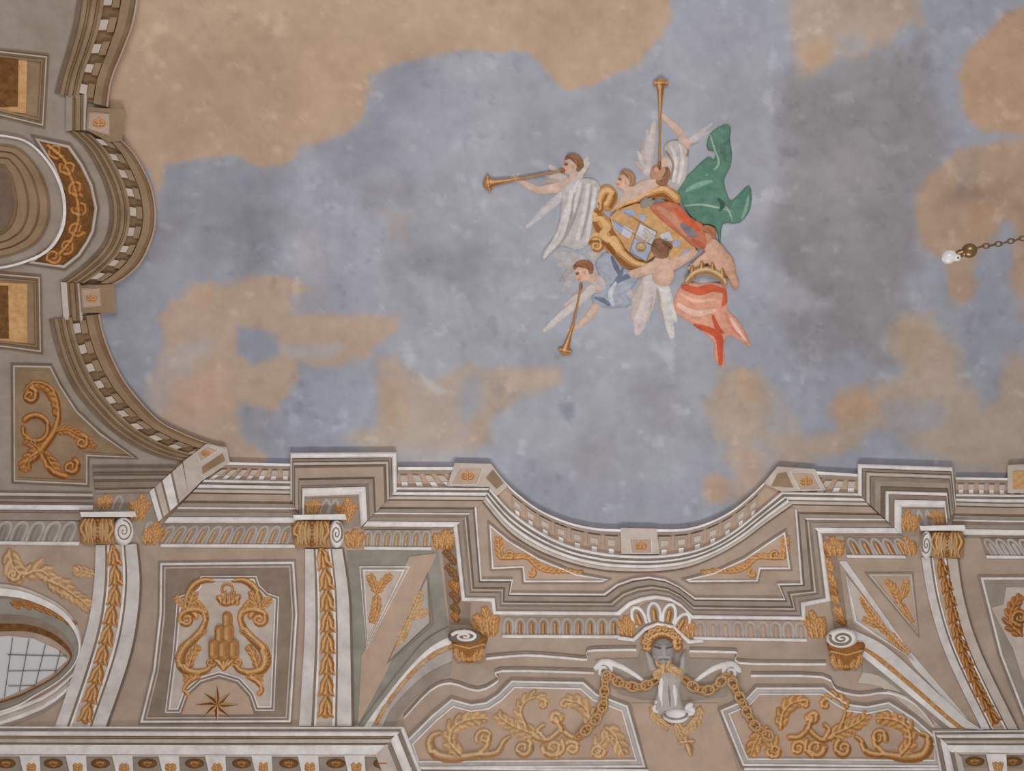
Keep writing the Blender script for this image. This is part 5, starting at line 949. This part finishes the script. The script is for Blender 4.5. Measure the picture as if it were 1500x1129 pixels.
# green drapery
def px6(l): return [(x / 2.453 + 700, y / 2.453 + 100) for x, y in l]
GR = (92, 126, 110)
gp = [dict(poly=px6([(880, 205), (908, 212), (905, 255), (912, 300), (908, 350), (885, 400), (895, 450), (915, 475), (975, 420), (980, 500), (940, 555), (880, 560), (870, 640), (852, 570), (790, 560), (745, 505), (718, 430), (765, 375), (825, 320), (848, 330), (852, 300), (824, 290), (832, 240)]), e=11, k=8, c=GR, sm=3)]
for a, c, w in (([(835, 240), (850, 290), (865, 345), (820, 385)], (150, 176, 160), 2), ([(905, 260), (880, 285), (890, 330)], (82, 112, 98), 5), ([(730, 430), (780, 445), (830, 430), (870, 450)], (82, 122, 104), 4), ([(735, 495), (800, 490), (860, 500), (915, 515)], (160, 178, 160), 1.8), ([(750, 440), (790, 420), (840, 405)], (124, 160, 142), 4), ([(870, 480), (900, 510), (915, 550)], (158, 176, 158), 1.6), ([(865, 470), (880, 490), (870, 510)], (62, 92, 80), 4), ([(970, 430), (945, 480), (915, 510)], (84, 124, 108), 5), ([(950, 540), (965, 500), (972, 460)], (126, 158, 142), 3), ([(770, 540), (820, 520), (850, 550)], (84, 124, 106), 4), ([(790, 380), (830, 370), (870, 380)], (84, 124, 106), 4), ([(850, 590), (862, 560), (860, 530)], (86, 128, 110), 4)):
    gp.append(st_(px6(a), [w * .6, w, w * .5], c, .6, over=1, lift=.5 if sum(c) > 360 else .1))
relief('green_drapery', gp, None, .3, None, 1.0, ('billowing green drapery beside the raised trumpet', 'drapery'), flat=.5)
op = [dict(poly=px6([(705, 830), (745, 765), (800, 775), (880, 770), (892, 810), (900, 870), (930, 900), (965, 955), (978, 1000), (940, 975), (900, 960), (884, 1000), (886, 1075), (850, 1045), (848, 985), (800, 940), (760, 910), (715, 880)]), e=12, k=8, c=(206, 150, 128), sm=3)]
for a, c, w in (([(740, 785), (790, 800), (840, 790), (885, 800)], (192, 92, 62), 7), ([(890, 800), (890, 830), (880, 850)], (196, 98, 68), 5), ([(780, 925), (830, 940), (865, 965), (870, 1010), (872, 1060)], (190, 88, 60), 6), ([(720, 850), (780, 880), (850, 870)], (222, 180, 162), 5), ([(845, 890), (860, 930), (880, 950)], (186, 86, 60), 4), ([(730, 810), (780, 835), (850, 830)], (222, 172, 152), 3), ([(910, 900), (935, 940), (960, 975)], (220, 186, 172), 3), ([(890, 880), (910, 930), (945, 965)], (200, 128, 106), 3)):
    op.append(st_(px6(a), [w * .6, w, w * .5], c, .6, over=1, lift=.4))
relief('orange_drapery', op, None, .3, None, 1.0, ('fluttering orange red drapery with a long tail', 'drapery'), flat=.5)
t = thing('golden_crown', 'golden crown tipped over the orange drapery', 'crown', 1032, 404)
relief('crown_band', [curve([(1006, 412), (1018, 400), (1036, 396), (1054, 404), (1062, 414)], [3.5, 5, 5.5, 5, 4])], M['Z'], 6, t, 1.0)
for x, y in ((1014, 396), (1028, 389), (1044, 390), (1058, 398)): relief('crown_point', [dict(p=[(x + 1, y + 8), (x, y - 4)], r=[4.5, 2], k=.8)], M['Y'], 6, t, 1.0)

# ------------------------------------------------------------------ lamp swagged on a chain
def metal(name, c, rough, met):
    m = bpy.data.materials.new(name); m.use_nodes = True; b = m.node_tree.nodes['Principled BSDF']; nt = m.node_tree
    n = nt.nodes.new('ShaderNodeTexNoise'); n.inputs['Scale'].default_value = 25; r = nt.nodes.new('ShaderNodeValToRGB')
    r.color_ramp.elements[0].color = (*(lin(c) * .7), 1); r.color_ramp.elements[1].color = (*lin(c), 1)
    nt.links.new(n.outputs['Fac'], r.inputs[0]); nt.links.new(r.outputs[0], b.inputs['Base Color'])
    b.inputs['Roughness'].default_value = rough; b.inputs['Metallic'].default_value = met; return m
BR = metal('aged_brass', (142, 112, 76), .3, .6); BULB = metal('white_glass', (232, 230, 228), .2, 0)
def lathe(name, c, axis, prof, mat, parent, n=20):
    ax = Vector(axis).normalized(); s = ax.orthogonal().normalized(); q = ax.cross(s); V, Fc = [], []
    for (d, r) in prof:
        for k in range(n):
            a = 2 * math.pi * k / n; V.append(Vector(c) + ax * d + s * (r * math.cos(a)) + q * (r * math.sin(a)))
    for i in range(len(prof) - 1):
        for k in range(n): Fc.append((i * n + k, i * n + (k + 1) % n, (i + 1) * n + (k + 1) % n, (i + 1) * n + k))
    Fc += [tuple(range(n)), tuple((len(prof) - 1) * n + k for k in reversed(range(n)))]
    return build(name, [tuple(v) for v in V], Fc, mat, parent, True)
lamp_px = [(1391, 376, 62), (1420, 367, 60), (1434, 362, 58), (1464, 357, 46), (1494, 350, 33), (1530, 343, 16), (1566, 336, 0)]
q = np.array(lamp_px, float); LP = proj(q[:, 0], q[:, 1], q[:, 2])
t = bpy.data.objects.new('hanging_lamp', None); COL.objects.link(t); t.location = LP[1]
tag(t, 'small lamp with brass ball and white bulb swagged on a brass chain', 'lamp')
ax = LP[0] - LP[1]
ball = lathe('brass_ball', LP[1], ax, [(.062 * math.cos(a) * -1, max(.003, .062 * math.sin(a))) for a in np.linspace(0, math.pi, 14)], BR, t)
L = np.linalg.norm(ax)
lathe('lamp_neck', LP[1], ax, [(.05, .03), (.08, .036), (.10, .03), (L - .05, .026)], BR, t)
bulb = lathe('bulb', LP[0], ax, [(-.055, .02), (-.045, .04), (-.02, .054), (.01, .058), (.04, .05), (.06, .03), (.068, .004)], BULB, t)
lathe('bulb_collar', LP[0] + np.array([.045, -.012, -.045]), (0.1, -.4, -1), [(-.012, .028), (.006, .03), (.012, .02), (.012, .008)], BULB, bulb)
cp = cr_spline(LP[1:], 10); s = np.r_[0, np.cumsum(np.linalg.norm(cp[1:] - cp[:-1], axis=1))]; cps = lambda u: np.array([np.interp(u, s, cp[:, k]) for k in range(3)])
ll = .084; n = int((s[-1] - .06) / (ll * .8))
for i in range(n):
    u = .06 + (i + .5) * ll * .8; c = Vector(cps(u)); d = (Vector(cps(u + .02)) - Vector(cps(u - .02))).normalized(); sd = d.orthogonal().normalized(); up = d.cross(sd)
    if i % 2: sd, up = up, sd
    V, Fc = [], []; NA, NB = 16, 6
    for a in range(NA):
        th = 2 * math.pi * a / NA; ctr = c + d * (math.cos(th) * ll * .5) + sd * (math.sin(th) * .02); o = (d * math.cos(th) + sd * math.sin(th)).normalized()
        for b in range(NB):
            ph = 2 * math.pi * b / NB; V.append(tuple(ctr + o * (.006 * math.cos(ph)) + up * (.006 * math.sin(ph))))
    for a in range(NA):
        for b in range(NB): Fc.append((a * NB + b, a * NB + (b + 1) % NB, ((a + 1) % NA) * NB + (b + 1) % NB, ((a + 1) % NA) * NB + b))
    build('chain_link', V, Fc, BR, t, True)
lathe('ceiling_hook', LP[-1], (0, 0, -1), [(-.02, .05), (.0, .05), (.015, .03), (.03, .012)], BR, t)
